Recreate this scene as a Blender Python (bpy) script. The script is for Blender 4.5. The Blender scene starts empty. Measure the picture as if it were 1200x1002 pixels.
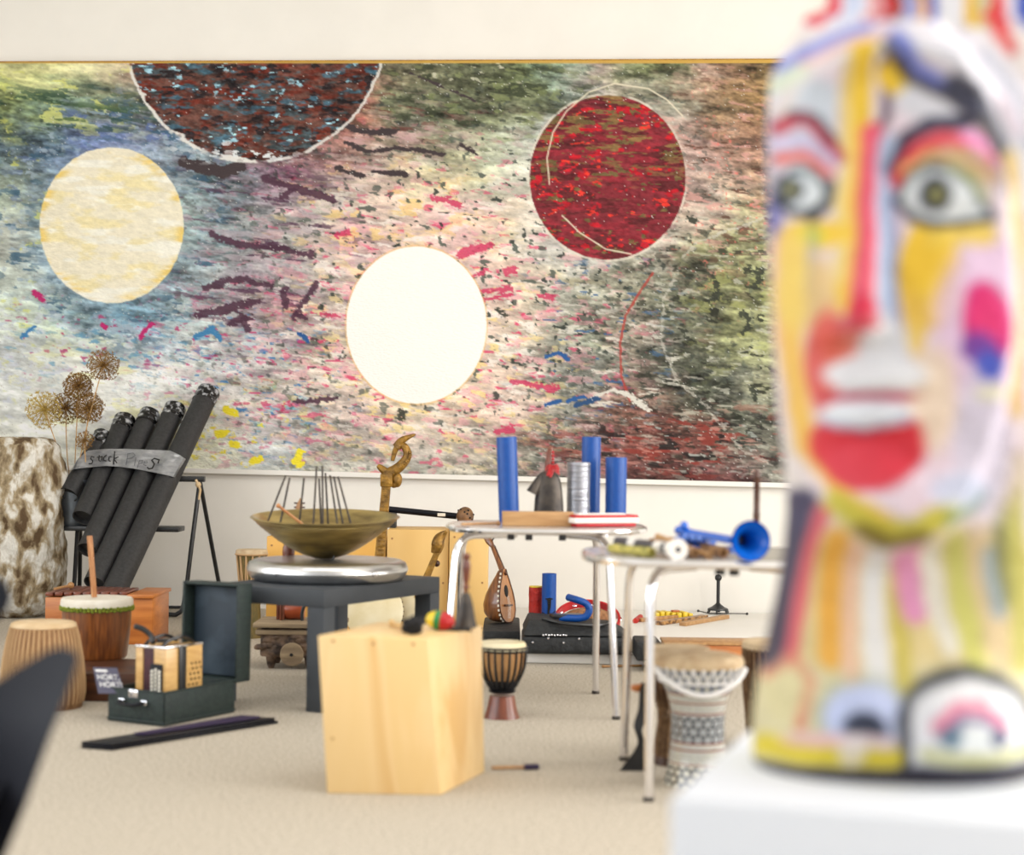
import bpy, bmesh, math, random
import numpy as np
from mathutils import Vector, Matrix, Euler, noise as mnoise
random.seed(7)
PI = math.pi
COL = bpy.context.scene.collection

# ------------------------------------------------------------ camera model
F = 2000.0; CX = 600.0; CY = 523.0; EYE = 1.06; TH = math.radians(0.7)
RIGHT = Vector((math.cos(TH), 0, math.sin(TH))); UP = Vector((-math.sin(TH), 0, math.cos(TH))); FWD = Vector((0, 1, 0))
CAM = Vector((0, 0, EYE))
def ray(px, py): return RIGHT*((px-CX)/F) + UP*(-(py-CY)/F) + FWD
def D(px, py, Y):
    r = ray(px, py); return CAM + r*(Y/r.y)
def G(px, py, z=0.0):
    r = ray(px, py); return CAM + r*((z-EYE)/r.z)
WA, WB = 10.746, -0.121
def W(px, py, off=0.0):
    r = ray(px, py); return CAM + r*((WA-off)/(r.y - WB*r.x))
def PL(px, py, off=0.0, a=9.55, b=0.93):          # slanted plane the pipes lie in
    r = ray(px, py); k = (a + b*EYE - off*math.sqrt(1+b*b))/(r.y - b*r.z); return CAM + r*k

# ------------------------------------------------------------ materials
def lin(c):
    c = c/255.0
    return c/12.92 if c <= 0.04045 else ((c+0.055)/1.055)**2.4
KA = 0.84
def C(r, g, b): return (lin(r)*KA, lin(g)*KA, lin(b)*KA, 1.0)
def mat(name, c, rough=0.5, metal=0.0, c2=None, c3=None, scale=8.0, stretch=(1,1,1), detail=5.0, bump=0.0, bscale=None,
        lo=0.35, hi=0.65, coat=0.0, spec=0.5, attr=None, distort=0.0, sss=0):
    m = bpy.data.materials.new(name); m.use_nodes = True
    nt = m.node_tree; N = nt.nodes; L = nt.links
    b = N['Principled BSDF']
    b.inputs['Roughness'].default_value = rough; b.inputs['Metallic'].default_value = metal
    b.inputs['Specular IOR Level'].default_value = spec
    if coat: b.inputs['Coat Weight'].default_value = coat; b.inputs['Coat Roughness'].default_value = 0.15
    b.inputs['Base Color'].default_value = c
    tc = N.new('ShaderNodeTexCoord'); mp = N.new('ShaderNodeMapping'); mp.inputs['Scale'].default_value = stretch
    L.new(tc.outputs['Object'], mp.inputs['Vector'])
    nz = N.new('ShaderNodeTexNoise'); nz.inputs['Scale'].default_value = scale; nz.inputs['Detail'].default_value = detail
    nz.inputs['Distortion'].default_value = distort
    L.new(mp.outputs['Vector'], nz.inputs['Vector'])
    if attr:
        at = N.new('ShaderNodeAttribute'); at.attribute_name = attr
        mx = N.new('ShaderNodeMix'); mx.data_type = 'RGBA'; mx.blend_type = 'OVERLAY'; mx.inputs[0].default_value = c2 or 0.0
        L.new(at.outputs['Color'], mx.inputs[6]); L.new(nz.outputs['Fac'], mx.inputs[7]); L.new(mx.outputs[2], b.inputs['Base Color'])
    elif c2 is not None:
        cr = N.new('ShaderNodeValToRGB'); e = cr.color_ramp.elements
        e[0].position = lo; e[0].color = c; e[1].position = hi; e[1].color = c2
        if c3 is not None:
            x = e.new((lo+hi)/2); x.color = c3
        L.new(nz.outputs['Fac'], cr.inputs['Fac']); L.new(cr.outputs['Color'], b.inputs['Base Color'])
    if bump:
        n2 = N.new('ShaderNodeTexNoise'); n2.inputs['Scale'].default_value = bscale or scale; n2.inputs['Detail'].default_value = 4
        L.new(mp.outputs['Vector'], n2.inputs['Vector'])
        bp = N.new('ShaderNodeBump'); bp.inputs['Strength'].default_value = bump; bp.inputs['Distance'].default_value = 0.02
        L.new(n2.outputs['Fac'], bp.inputs['Height']); L.new(bp.outputs['Normal'], b.inputs['Normal'])
    return m

# ------------------------------------------------------------ mesh builder
MAT = {}
def frame(d):
    d = d.normalized(); a = Vector((0,0,1)) if abs(d.z) < 0.95 else Vector((1,0,0))
    u = d.cross(a).normalized(); v = d.cross(u).normalized(); return u, v
class MB:
    def __init__(s): s.v = []; s.f = []
    def add(s, vs, fs):
        o = len(s.v); s.v += [Vector(p) for p in vs]; s.f += [tuple(i+o for i in f) for f in fs]; return s
    def ring(s, rings, closed=True, cap0=True, cap1=True):
        n = len(rings[0]); fs = []
        for i in range(len(rings)-1):
            for j in range(n if closed else n-1):
                k = (j+1) % n; fs.append((i*n+j, i*n+k, (i+1)*n+k, (i+1)*n+j))
        if cap0: fs.append(tuple(range(n-1, -1, -1)))
        if cap1: fs.append(tuple((len(rings)-1)*n+j for j in range(n)))
        return s.add([p for r in rings for p in r], fs)
    def tube(s, pts, r, n=10, cap=True):
        pts = [Vector(p) for p in pts]; m = len(pts); rs = r if isinstance(r, (list, tuple)) else [r]*m
        rings = []; u = None
        for i in range(m):
            d = (pts[min(i+1, m-1)] - pts[max(i-1, 0)]).normalized()
            if u is None: u, _ = frame(d)
            u = (u - d*u.dot(d)); u = u.normalized() if u.length > 1e-6 else frame(d)[0]
            v = d.cross(u)
            rings.append([pts[i] + (u*math.cos(a) + v*math.sin(a))*rs[i] for a in [2*PI*k/n for k in range(n)]])
        return s.ring(rings, True, cap, cap)
    def lathe(s, prof, c=(0,0,0), n=40, axis=None, sx=1.0, sy=1.0, cap=True):
        c = Vector(c); d = Vector(axis).normalized() if axis is not None else Vector((0,0,1))
        if axis is None: u, v = Vector((1,0,0)), Vector((0,1,0))
        else: u, v = frame(d)
        rings = [[c + d*z + (u*math.cos(a)*sx + v*math.sin(a)*sy)*max(r, 1e-4) for a in [2*PI*k/n for k in range(n)]] for r, z in prof]
        return s.ring(rings, True, cap, cap)
    def box(s, c, size, rot=None, bev=0.0, seg=2):
        bm = bmesh.new(); bmesh.ops.create_cube(bm, size=1.0)
        for v in bm.verts: v.co = Vector((v.co.x*size[0], v.co.y*size[1], v.co.z*size[2]))
        if bev: bmesh.ops.bevel(bm, geom=bm.edges[:], offset=bev, segments=seg, affect='EDGES', profile=0.5)
        R = (rot if isinstance(rot, Matrix) else Euler((0,0,rot or 0)).to_matrix())
        bm.verts.ensure_lookup_table(); bm.verts.index_update()
        s.add([R @ v.co + Vector(c) for v in bm.verts], [[v.index for v in f.verts] for f in bm.faces]); bm.free(); return s
    def hexa(s, b, t, bev=0.0):                       # four bottom points (ccw from above), four top points
        bm = bmesh.new(); vs = [bm.verts.new(p) for p in list(b)+list(t)]
        for f in [(3,2,1,0),(4,5,6,7),(0,1,5,4),(1,2,6,5),(2,3,7,6),(3,0,4,7)]: bm.faces.new([vs[i] for i in f])
        if bev: bmesh.ops.bevel(bm, geom=bm.edges[:], offset=bev, segments=2, affect='EDGES', profile=0.5)
        bm.verts.ensure_lookup_table(); bm.verts.index_update()
        s.add([v.co.copy() for v in bm.verts], [[v.index for v in f.verts] for f in bm.faces]); bm.free(); return s
    def ball(s, c, r, sc=(1,1,1), n=16, m=10, R=None):
        c = Vector(c); rings = []
        for i in range(m+1):
            t = PI*i/m; z = -math.cos(t); q = max(math.sin(t), 1e-3)
            ring = []
            for k in range(n):
                a = 2*PI*k/n; p = Vector((q*math.cos(a)*sc[0]*r, q*math.sin(a)*sc[1]*r, z*sc[2]*r))
                ring.append(c + (R @ p if R else p))
            rings.append(ring)
        return s.ring(rings)
    def prism(s, poly, d):                            # poly: list of points in 3D, d: extrusion vector
        n = len(poly); d = Vector(d)
        return s.ring([[Vector(p) for p in poly], [Vector(p)+d for p in poly]])
    def displace(s, amp, sc, seed=0.0):
        for v in s.v:
            q = mnoise.noise_vector(v*sc + Vector((seed,seed,seed))) + 0.5*mnoise.noise_vector(v*sc*2.3)
            v += q*amp
        return s
    def build(s, name, m, parent=None, smooth=40, local=False):
        vs = s.v
        if parent is not None and not local:
            inv = MW[parent.name].inverted(); vs = [inv @ v for v in vs]
        me = bpy.data.meshes.new(name); me.from_pydata([tuple(v) for v in vs], [], s.f); me.update()
        bm = bmesh.new(); bm.from_mesh(me); bmesh.ops.recalc_face_normals(bm, faces=bm.faces[:]); bm.to_mesh(me); bm.free()
        if smooth:
            me.polygons.foreach_set('use_smooth', [True]*len(me.polygons)); me.set_sharp_from_angle(angle=math.radians(smooth))
        me.materials.append(MAT[m] if isinstance(m, str) else m)
        o = bpy.data.objects.new(name, me); COL.objects.link(o)
        if parent is not None: o.parent = parent; MW[o.name] = MW[parent.name]
        else: MW[o.name] = Matrix.Identity(4)
        return o
MW = {}
def root(name, loc, label, cat, group=None, rz=0.0):
    o = bpy.data.objects.new(name, None); COL.objects.link(o); o.empty_display_size = 0.05
    o.location = loc; o.rotation_euler = (0,0,rz)
    MW[o.name] = Matrix.Translation(Vector(loc)) @ Matrix.Rotation(rz, 4, 'Z')
    o['label'] = label; o['category'] = cat
    if group: o['group'] = group
    return o
def tag(o, label, cat, group=None, kind=None):
    o['label'] = label; o['category'] = cat
    if group: o['group'] = group
    if kind: o['kind'] = kind
    return o
def rebase(o, loc):                                   # give a single-mesh thing its origin at its base
    loc = Vector(loc); o.data.transform(Matrix.Translation(-loc)); o.location = loc; return o
def struct(name, mb, m, smooth=0):
    o = mb.build(name, m, None, smooth); o['kind'] = 'structure'; return o
def arc(p0, p1, p2, n=6):                              # quadratic corner
    return [p0*(1-t)**2 + p1*2*t*(1-t) + p2*t*t for t in [i/n for i in range(n+1)]]
def spline(pts, n=6):
    pts = [Vector(p) for p in pts]; out = []
    P = [pts[0]] + pts + [pts[-1]]
    for i in range(1, len(P)-2):
        a, b, c, d = P[i-1], P[i], P[i+1], P[i+2]
        for k in range(n):
            t = k/n
            out.append(0.5*((2*b) + (c-a)*t + (2*a-5*b+4*c-d)*t*t + (3*b-a-3*c+d)*t**3))
    out.append(pts[-1]); return out

# ------------------------------------------------------------ numpy noise
_rs = np.random.RandomState(11)
def vnoise(x, y, seed=0):
    T = np.random.RandomState(seed).rand(256, 256)
    xi = np.floor(x).astype(int); yi = np.floor(y).astype(int); fx = x-xi; fy = y-yi
    fx = fx*fx*(3-2*fx); fy = fy*fy*(3-2*fy)
    a = T[yi % 256, xi % 256]; b = T[yi % 256, (xi+1) % 256]; c = T[(yi+1) % 256, xi % 256]; d = T[(yi+1) % 256, (xi+1) % 256]
    return (a*(1-fx)+b*fx)*(1-fy) + (c*(1-fx)+d*fx)*fy
def fbm(x, y, seed=0, o=4):
    s = 0; w = 0; a = 1.0
    for i in range(o):
        s = s + a*vnoise(x*2**i+17*i, y*2**i+31*i, seed+i); w += a; a *= 0.55
    return s/w
def sst(a, b, x): t = np.clip((x-a)/(b-a), 0, 1); return t*t*(3-2*t)
def blend(img, mask, col):
    return img*(1-mask[..., None]) + np.array(col, float)*mask[..., None]
def segdist(X, Y, pts):
    d = np.full(X.shape, 1e9)
    for (x0, y0), (x1, y1) in zip(pts[:-1], pts[1:]):
        dx, dy = x1-x0, y1-y0; L2 = dx*dx+dy*dy+1e-9
        t = np.clip(((X-x0)*dx+(Y-y0)*dy)/L2, 0, 1)
        d = np.minimum(d, np.hypot(X-(x0+t*dx), Y-(y0+t*dy)))
    return d
def to_lin(img):
    c = np.clip(img, 0, 255)/255.0
    return np.where(c <= 0.04045, c/12.92, ((c+0.055)/1.055)**2.4)
def set_colors(o, rgb):
    ca = o.data.color_attributes.new('Col', 'FLOAT_COLOR', 'POINT')
    a = np.ones((len(rgb), 4), dtype=np.float32); a[:, :3] = rgb
    ca.data.foreach_set('color', a.ravel())

# ------------------------------------------------------------ material library
def M_(n, *a, **k): MAT[n] = mat(n, *a, **k)
M_('wall_paint', C(250,246,238), 0.9, c2=C(246,242,234), scale=3, spec=.2)
M_('floor_carpet', C(160,150,134), 0.95, c2=C(216,206,190), scale=90, detail=3, bump=.25, bscale=220, lo=.3, hi=.7, spec=.1)
M_('ceiling_paint', C(250,248,242), 0.9, spec=.2)
M_('black_tube', C(34,34,35), 0.55, c2=C(50,50,51), scale=60, bump=.1, bscale=200)
M_('black_steel', C(24,25,27), 0.35, c2=C(34,35,37), scale=20)
M_('duct_tape', C(150,152,156), 0.32, metal=.55, c2=C(182,184,188), scale=18, stretch=(1,1,3), bump=.5, bscale=14)
M_('collar_tape', C(20,20,20), 0.25, metal=.3, c2=C(190,192,196), scale=30, lo=.5, hi=.62, bump=.4)
M_('ink', C(18,18,20), 0.6)
M_('faint_ink', C(90,92,98), 0.6)
M_('cardboard', C(120,95,70), 0.8)
M_('zinc', C(120,128,135), 0.4, metal=.6, c2=C(90,96,102), scale=10)
M_('dry_flower', C(164,124,62), 0.85, c2=C(122,86,38), scale=60)
M_('dry_flower_yellow', C(206,182,92), 0.85, c2=C(176,142,70), scale=60)
M_('dry_stem', C(214,176,120), 0.8, c2=C(190,146,92), scale=30)
M_('stone', C(92,70,44), 0.9, c2=C(232,228,218), c3=C(168,150,118), scale=9, detail=15, lo=.38, hi=.60, bump=1.0, bscale=34, stretch=(1.5,1.5,.8), distort=.3)
M_('rope_drum', C(132,94,60), 0.8, c2=C(160,120,80), scale=40, stretch=(3,3,.4))
M_('cord_tan', C(196,160,116), 0.9)
M_('cord_brown', C(112,84,58), 0.9, c2=C(150,118,84), scale=60)
M_('skin_beige', C(226,200,160), 0.7, c2=C(206,174,130), scale=12)
M_('skin_cream', C(236,224,190), 0.6, c2=C(222,206,162), scale=9)
M_('skin_tan', C(218,196,160), 0.8, c2=C(184,156,120), scale=14, bump=.3)
M_('skin_white', C(238,232,218), 0.6, c2=C(226,216,196), scale=14)
M_('green_braid', C(150,160,40), 0.8, c2=C(96,112,24), scale=120)
M_('dark_wood', C(62,34,20), 0.4, c2=C(92,52,28), scale=10, stretch=(1,1,6))
M_('brown_wood', C(104,56,24), 0.35, c2=C(148,86,38), scale=16, stretch=(5,5,.5), coat=.3)
M_('red_wood', C(98,46,30), 0.35, c2=C(132,68,42), scale=12, stretch=(3,3,.6), coat=.3)
M_('tan_wood', C(196,150,96), 0.45, c2=C(164,116,68), scale=14, stretch=(3,3,.6))
M_('orange_wood', C(176,98,34), 0.4, c2=C(204,124,52), scale=8, stretch=(.6,1,4), coat=.2)
M_('light_stick', C(206,150,100), 0.5, c2=C(176,112,64), scale=30, stretch=(4,4,.5))
M_('case_green', C(28,40,40), 0.55, c2=C(44,58,54), scale=70, bump=.25, bscale=260, spec=.4)
M_('case_lining', C(34,50,64), 0.6, c2=C(84,100,114), scale=6, detail=10, lo=.5, hi=.85)
M_('chrome', (0.86,0.86,0.90,1), 0.12, metal=1.0)
M_('steel_tin', (0.66,0.66,0.66,1), 0.3, metal=1.0, c2=(0.5,0.49,0.48,1), scale=5, detail=8, bump=.03)
M_('brass', (0.52,0.40,0.16,1), 0.3, metal=.9, c2=(0.24,0.18,0.08,1), scale=7, detail=7, bump=.06, stretch=(1,1,4))
M_('iron', C(66,62,60), 0.45, metal=.7, c2=C(92,84,76), scale=20, bump=.15)
M_('bronze_paint', C(112,80,28), 0.42, metal=.35, c2=C(168,124,44), scale=30, bump=.5, bscale=40)
M_('accordion_wood', C(222,180,112), 0.35, c2=C(204,158,90), scale=12, stretch=(1,1,5), coat=.4)
M_('bellows', C(64,22,34), 0.5, c2=C(84,30,44), scale=20)
M_('black_leather', C(22,22,24), 0.35, c2=C(34,34,36), scale=40)
M_('button_white', C(240,236,224), 0.3)
M_('hole_black', C(10,9,9), 0.8)
M_('card_violet', C(84,82,104), 0.6)
M_('print_white', C(245,245,245), 0.6)
M_('black_lacquer', C(10,11,18), 0.4, c2=C(18,19,28), scale=6, spec=.2)
M_('purple_cloth', C(44,24,66), 0.7, c2=C(38,22,58), scale=30)
M_('bench_grey', C(62,66,71), 0.6, c2=C(70,74,79), scale=5, spec=.3)
M_('panel_yellow', C(240,186,92), 0.5, c2=C(228,172,80), scale=3, stretch=(1,1,.3))
M_('panel_pale', C(230,184,108), 0.5, c2=C(240,198,124), scale=3, stretch=(1,1,.3))
M_('birch_ply', C(238,202,140), 0.42, c2=C(226,182,116), c3=C(242,208,150), scale=2.2, stretch=(1.2,1.2,.35), distort=1.8, detail=3, lo=.4, hi=.6, coat=.15)
M_('machine_brown', C(52,38,30), 0.7, c2=C(132,106,84), scale=22, detail=9, bump=.8, bscale=30)
M_('terracotta', C(170,74,28), 0.35, c2=C(140,56,22), scale=6, coat=.4)
M_('weathered', C(128,108,84), 0.8, c2=C(170,148,116), scale=10, stretch=(.4,3,3), bump=.4)
M_('yarn_black', C(20,20,22), 0.95, c2=C(40,40,44), scale=80, bump=.8, bscale=90)
M_('paint_red', C(196,24,30), 0.4, c2=C(176,16,24), scale=20)
M_('paint_yellow', C(238,204,40), 0.4)
M_('paint_green', C(30,130,64), 0.4)
M_('blue_tube', C(2,68,148), 0.42, c2=C(6,78,160), scale=40, stretch=(4,4,1), spec=.4)
M_('blue_gloss', C(8,100,206), 0.25, c2=C(6,92,196), scale=10, coat=.5)
M_('blue_dark', C(8,22,60), 0.5)
M_('silver_card', C(150,152,160), 0.3, metal=.7, c2=C(178,180,188), scale=20, stretch=(.4,.4,6), bump=.3)
M_('red_texture', C(206,44,24), 0.6, c2=C(170,24,16), scale=22, bump=.8, bscale=22)
M_('white_plastic', C(246,240,232), 0.35)
M_('oak_block', C(196,154,104), 0.5, c2=C(174,130,82), scale=16, stretch=(.4,3,3))
M_('table_top', C(222,216,212), 0.25, c2=C(176,166,160), scale=7, detail=9, lo=.5, hi=.72, coat=.3, metal=.3)
M_('flute_brown', C(106,70,36), 0.4, c2=C(196,148,92), scale=34, lo=.42, hi=.6)
M_('flute_dark', C(44,44,54), 0.3, c2=C(60,58,66), scale=20)
M_('flute_green', C(146,142,62), 0.5, c2=C(206,190,96), scale=30, lo=.4, hi=.6)
M_('mandolin_bowl', C(92,50,22), 0.3, c2=C(146,88,42), scale=18, stretch=(6,1,.4), coat=.5)
M_('mandolin_face', C(190,128,62), 0.35, c2=C(164,104,46), scale=24, stretch=(5,5,.4), coat=.4)
M_('bag_black', C(22,24,26), 0.7, c2=C(38,40,42), scale=40, bump=.5, bscale=30)
M_('white_board', C(248,244,238), 0.5, c2=C(244,240,232), scale=3)
M_('straw_brown', C(128,84,52), 0.85, c2=C(170,120,80), scale=16, stretch=(6,6,.6), bump=.5)
M_('pedestal_white', C(232,236,244), 0.6, spec=.3)
M_('chair_black', C(30,32,42), 0.6, spec=.25)
M_('ochre_edge', C(196,150,60), 0.7, c2=C(160,116,44), scale=30)
M_('gourd_brown', C(104,72,42), 0.55, c2=C(140,100,62), scale=26)
M_('drum_green', C(92,82,38), 0.7, c2=C(128,104,52), scale=30, stretch=(2,2,.5))
M_('white_rope', C(236,234,232), 0.8)
M_('painted', C(255,255,255), 0.55, attr='Col', c2=0.0, bump=.35, bscale=60, scale=60, spec=.3)
M_('painted_canvas', C(255,255,255), 0.8, attr='Col', c2=0.07, bump=.35, bscale=45, scale=60, stretch=(1,1,2.2), spec=.2)
M_('painted_gloss', C(255,255,255), 0.22, attr='Col', c2=0.0, bump=.0, spec=.5, coat=.5)
# ------------------------------------------------------------ room
def wy(x): return WA + WB*x
XL, XR, YN, HC = -6.2, 5.4, -3.0, 4.6
fl = MB(); fl.add([(XL,YN,0),(XR,YN,0),(XR,wy(XR),0),(XL,wy(XL),0)], [(0,1,2,3)])
fl.add([(XL,YN,-.1),(XR,YN,-.1),(XR,wy(XR),-.1),(XL,wy(XL),-.1)], [(3,2,1,0)])
struct('floor', fl, 'floor_carpet')
wb = MB(); wb.hexa([(XL,wy(XL),0),(XR,wy(XR),0),(XR,wy(XR)+.2,0),(XL,wy(XL)+.2,0)], [(XL,wy(XL),HC),(XR,wy(XR),HC),(XR,wy(XR)+.2,HC),(XL,wy(XL)+.2,HC)])
struct('wall_back', wb, 'wall_paint')
ce = MB().box(((XL+XR)/2, 4.4, HC+.1), (XR-XL+.4, 15.2, .2)); struct('ceiling', ce, 'ceiling_paint')
def sidewall(x, t, wins):
    mb = MB(); y0, y1 = YN, wy(x)
    z0, z1 = 0.75, 4.0
    mb.box((x+t/2, (y0+y1)/2, z0/2), (abs(t), y1-y0, z0)); mb.box((x+t/2, (y0+y1)/2, (z1+HC)/2), (abs(t), y1-y0, HC-z1))
    c = y0
    for a, b in wins + [(y1, y1)]:
        if a > c: mb.box((x+t/2, (c+a)/2, (z0+z1)/2), (abs(t), a-c, z1-z0))
        c = b
    return mb
WL = [(-2.4,0.6),(1.2,4.2),(4.8,7.6)]; WR = [(-2.4,0.6),(1.2,4.2),(4.8,7.8)]
struct('wall_left', sidewall(XL, -.2, WL), 'wall_paint'); struct('wall_right', sidewall(XR, .2, WR), 'wall_paint')
k = 0
for x, ws in ((XL-.1, WL), (XR+.1, WR)):
    for a, b in ws:
        k += 1; fr = MB()
        for y in (a+.03, (a+b)/2, b-.03): fr.box((x, y, 2.375), (.06, .06, 3.25))
        for z in (.78, 2.9, 3.97): fr.box((x, (a+b)/2, z), (.06, b-a, .06))
        struct('window_%d' % k, fr, 'white_plastic')

# ------------------------------------------------------------ the mural
GR = '''e0dfa0 dcdaa0 d8d4a8 d6c6a8 966e69 6e4640 644038 5f4640 64463c 6e463c 8c645a 6e6955 78785f 696c55 646950 6e7855 829682 a5968c 787d5f 5f6446 bea596 785f4b 5f553c
96a56e 788c6e 6e826e 8c8c6e 646964 6e5a5a 6e4640 643c37 5f4b46 6e463c 96695a 6e735a 5f6450 555a46 6e735a 7d8269 96a096 a5a09b b9afa0 aaaa9b 786955 8c7355 967850
647882 5f7387 6e7daa 7382aa 7d87a0 8296a0 6e7378 6e504b 785550 8c645f a07d73 aa968c 96917d 8c9178 a0a591 afb4aa b9beb9 b9b4af b9afaa beafa5 b9968c a07d69 826455
8c9b8c 788ca0 8291aa a0aab4 a0aab4 96a5af 506469 8c7887 785064 aa9191 b9aa9b c8b4a5 cdc3a0 c8c3a5 c3c8af cdcdbe c8c3b9 c3b9b4 c3b9af c3aa9e c3aaa0 bea091 967864
b4beaf 8ca0aa a0aab4 aab4b9 aab9b9 96afaa 8c969b 9b9ba0 a5a0a0 b9b4a5 c8b9aa e1c8b9 e6cdbe e6c8c3 e1d2be d7cdbe cdc8c3 c3bebe c3b9b4 bea99b b4a096 afa58c 9b8c6e
bec3b9 96aab4 a0aab4 aab4b9 aab9b9 a0b4b9 6e8287 8c8c8c a0a09b c8b4af e1beb9 ebcdc3 ebcdc3 e6beb9 e4cdb4 d7cdbe d2cdc8 c8c8c3 c3beb4 beb9aa aaa587 91916e 878769
c8d2c8 96aab4 8296a5 8ca0aa 8ca0aa 8ca0aa 969b9b 8c828c a09b9b beb4aa e6cdc3 f0dcd2 f0dcd2 e6d2c8 e1c3b9 c8beaa b4b4aa 969686 8c8a78 6c6e5e 5e604e 82845f 8c9169
cdd7c8 b9c8b9 829ba5 6e91a5 7896a5 b4c3c3 969696 827378 9b8787 afa096 e1c8c3 f0dcd2 f0dcd2 e6d2c8 e1c8b9 cdbeaa a5a496 8c8c7e 908a7c 686a5a 5e604f 82845f 969873
cdd2d2 c8d2cd dce1cd bec8c8 bec8cd e1e4e1 bec3c3 beb9b9 aaa29b c3b9a0 e4cdbe f0dcd2 f0dcd2 e6d2c8 e4d0be bdb4a4 96988c 828878 867e72 62645a 5a5c4c 7d805f 9b9e78
e1e4e1 e1e4de e8e8e1 eeeee8 eeeee8 ebece8 d7d4d4 b9b2af b2aca5 c3b4aa dec8b9 ebd7be ebd7be e8d4be e1c8b9 b4a498 8c8e86 96968e 7c6e64 5c5c50 565a4c 62645a 8c8c73
e4e6e1 e8e8e1 ebebe4 eeeee6 eeeee6 e6e8e1 ebebe1 d2c3c3 c3b9b4 b9aca2 cdb9af dcc8b4 decdb6 e4cdb9 d7beaf c3b2a5 86887e 7c6a60 7c5c50 6e564c 565448 5a5c50 6e7062
ebece1 ebece1 ebece1 ebece1 eeeee1 e8e8d4 e8e8d7 cdd2d2 bebebc b9b2aa c3b9af c8beb4 c3b9af beb4a5 b9aca0 8c887c 70706a 6e4e48 6e4640 804e46 6e4a44 505048 5c5a52
ebece1 ebece1 ebece1 ebece1 eeeee1 e8e8d4 e1e4d2 c8cdc8 b4b9b4 afafa5 afafa5 afafa5 afafa5 aaa89b 96968c 787d73 6e6964 69504b 5a3c3a 5a3c3a 5a3a3a 5a3a3a 96968c'''
GC = np.array([[[int(h[i:i+2],16) for i in (0,2,4)] for h in row.split()] for row in GR.split('\n')], float)
def mural(X, Y):
    wx = 34*(fbm(X/42, Y/16, 1)-.5)*2 + 16*(fbm(X/13, Y/6, 5)-.5)*2
    wv = 26*(fbm(X/46, Y/20, 9)-.5)*2 + 10*(fbm(X/12, Y/6, 14)-.5)*2
    gx = np.clip((X+wx-20)/40, 0, 21.999); gy = np.clip((Y+wv-85)/40, 0, 11.999)
    i = gx.astype(int); j = gy.astype(int); fx = (gx-i)[..., None]; fy = (gy-j)[..., None]
    im = (GC[j,i]*(1-fx)+GC[j,i+1]*fx)*(1-fy) + (GC[j+1,i]*(1-fx)+GC[j+1,i+1]*fx)*fy
    sl = Y - 0.12*X; n0 = fbm(X/12, Y/8, 19, 3)
    n1 = fbm(X/34+.8*(n0-.5), sl/9, 21); n2 = fbm(X/7, sl/3.2, 31, 3); n3 = fbm(X/2.6, Y/2.2, 41, 2)
    light = sst(0, 1, (im.mean(-1)-60)/190)           # whites keep calmer
    amp = 1.0 - .74*light
    im = im*(1 + (amp*((n1-.5)*1.5 + (n2-.5)*.9))[..., None]) + ((n3-.5)*26*amp)[..., None]
    def dab(im, col, sx, sy, th, seed, mask, soft=.03, o=3):
        n = fbm(X/sx+seed*3.1 + .9*(n2-.5), (Y-.1*X)/sy + 1.2*(n1-.5), 50+seed, o); th = th + .035; soft = soft*1.8
        n = n + .05*(n3-.5) + .03*(n2-.5); return blend(im, sst(th-.01, th+soft*1.5, n)*mask*.85, np.array(col)*(1-.12*0))
    def reg(cx, cy, rx, ry): return np.clip(1.5-np.hypot((X-cx)/rx, (Y-cy)/ry), 0, 1)
    left_blue = np.clip(1-np.abs(np.hypot((X-131)/1.0, (Y-262)/1.05)-118)/42, 0, 1)
    im = dab(im, (92,112,168), 20, 9, .58, 1, left_blue*sst(330,120,Y)); im = dab(im, (60,92,116), 22, 8, .57, 2, left_blue)
    im = dab(im, (160,178,192), 9, 5, .6, 3, left_blue); im = dab(im, (52,76,60), 40, 7, .6, 4, reg(60,130,120,30))
    im = dab(im, (222,224,130), 22, 9, .6, 5, reg(60,110,120,50)*.9); im = dab(im, (70,95,62), 60, 6, .55, 6, reg(90,133,90,12))
    im = dab(im, (214,216,110), 14, 10, .66, 7, reg(20,250,40,200)*.8)
    im = dab(im, (110,160,190), 12, 5, .62, 8, reg(150,410,170,35)); im = dab(im, (176,60,110), 9, 5, .68, 9, reg(150,395,190,45))
    im = dab(im, (58,120,178), 10, 4, .66, 10, reg(300,450,100,80)); im = dab(im, (200,60,110), 11, 5, .655, 11, reg(330,430,150,100)*.9)
    im = dab(im, (120,178,200), 18, 6, .6, 12, reg(325,480,35,40)); im = dab(im, (240,222,60), 12, 9, .63, 13, reg(270,520,80,60))
    im = dab(im, (232,228,150), 26, 12, .6, 14, reg(130,470,160,80)*.5); im = dab(im, (205,210,225), 18, 9, .6, 15, reg(40,430,90,90)*.7)
    cen = reg(500,380,230,190)
    im = dab(im, (222,70,110), 15, 6, .655, 16, cen); im = dab(im, (240,170,180), 20, 9, .58, 17, cen*.7)
    im = dab(im, (246,222,150), 18, 7, .6, 18, reg(500,420,170,130)*.9); im = dab(im, (250,244,236), 22, 8, .6, 19, cen*.8)
    im = dab(im, (240,205,130), 22, 10, .6, 20, reg(440,250,120,60)*.8)
    mid = reg(560,320,330,240)
    im = dab(im, (84,92,84), 9, 6.5, .705, 21, mid, .02, 2); im = dab(im, (52,58,54), 7, 6, .73, 22, mid, .02, 2)
    rt = reg(850,400,140,170)
    im = dab(im, (46,48,40), 14, 7, .62, 23, rt); im = dab(im, (196,196,180), 15, 5, .63, 24, rt*.8); im = dab(im, (166,170,104), 26, 16, .58, 25, reg(860,360,60,80)*.7)
    lr = reg(790,520,150,45)
    im = dab(im, (140,60,52), 26, 7, .58, 26, lr); im = dab(im, (34,32,32), 20, 7, .58, 27, lr); im = dab(im, (196,140,128), 16, 4, .64, 28, lr*.8); im = dab(im, (170,176,170), 10, 4, .67, 29, lr)
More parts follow.
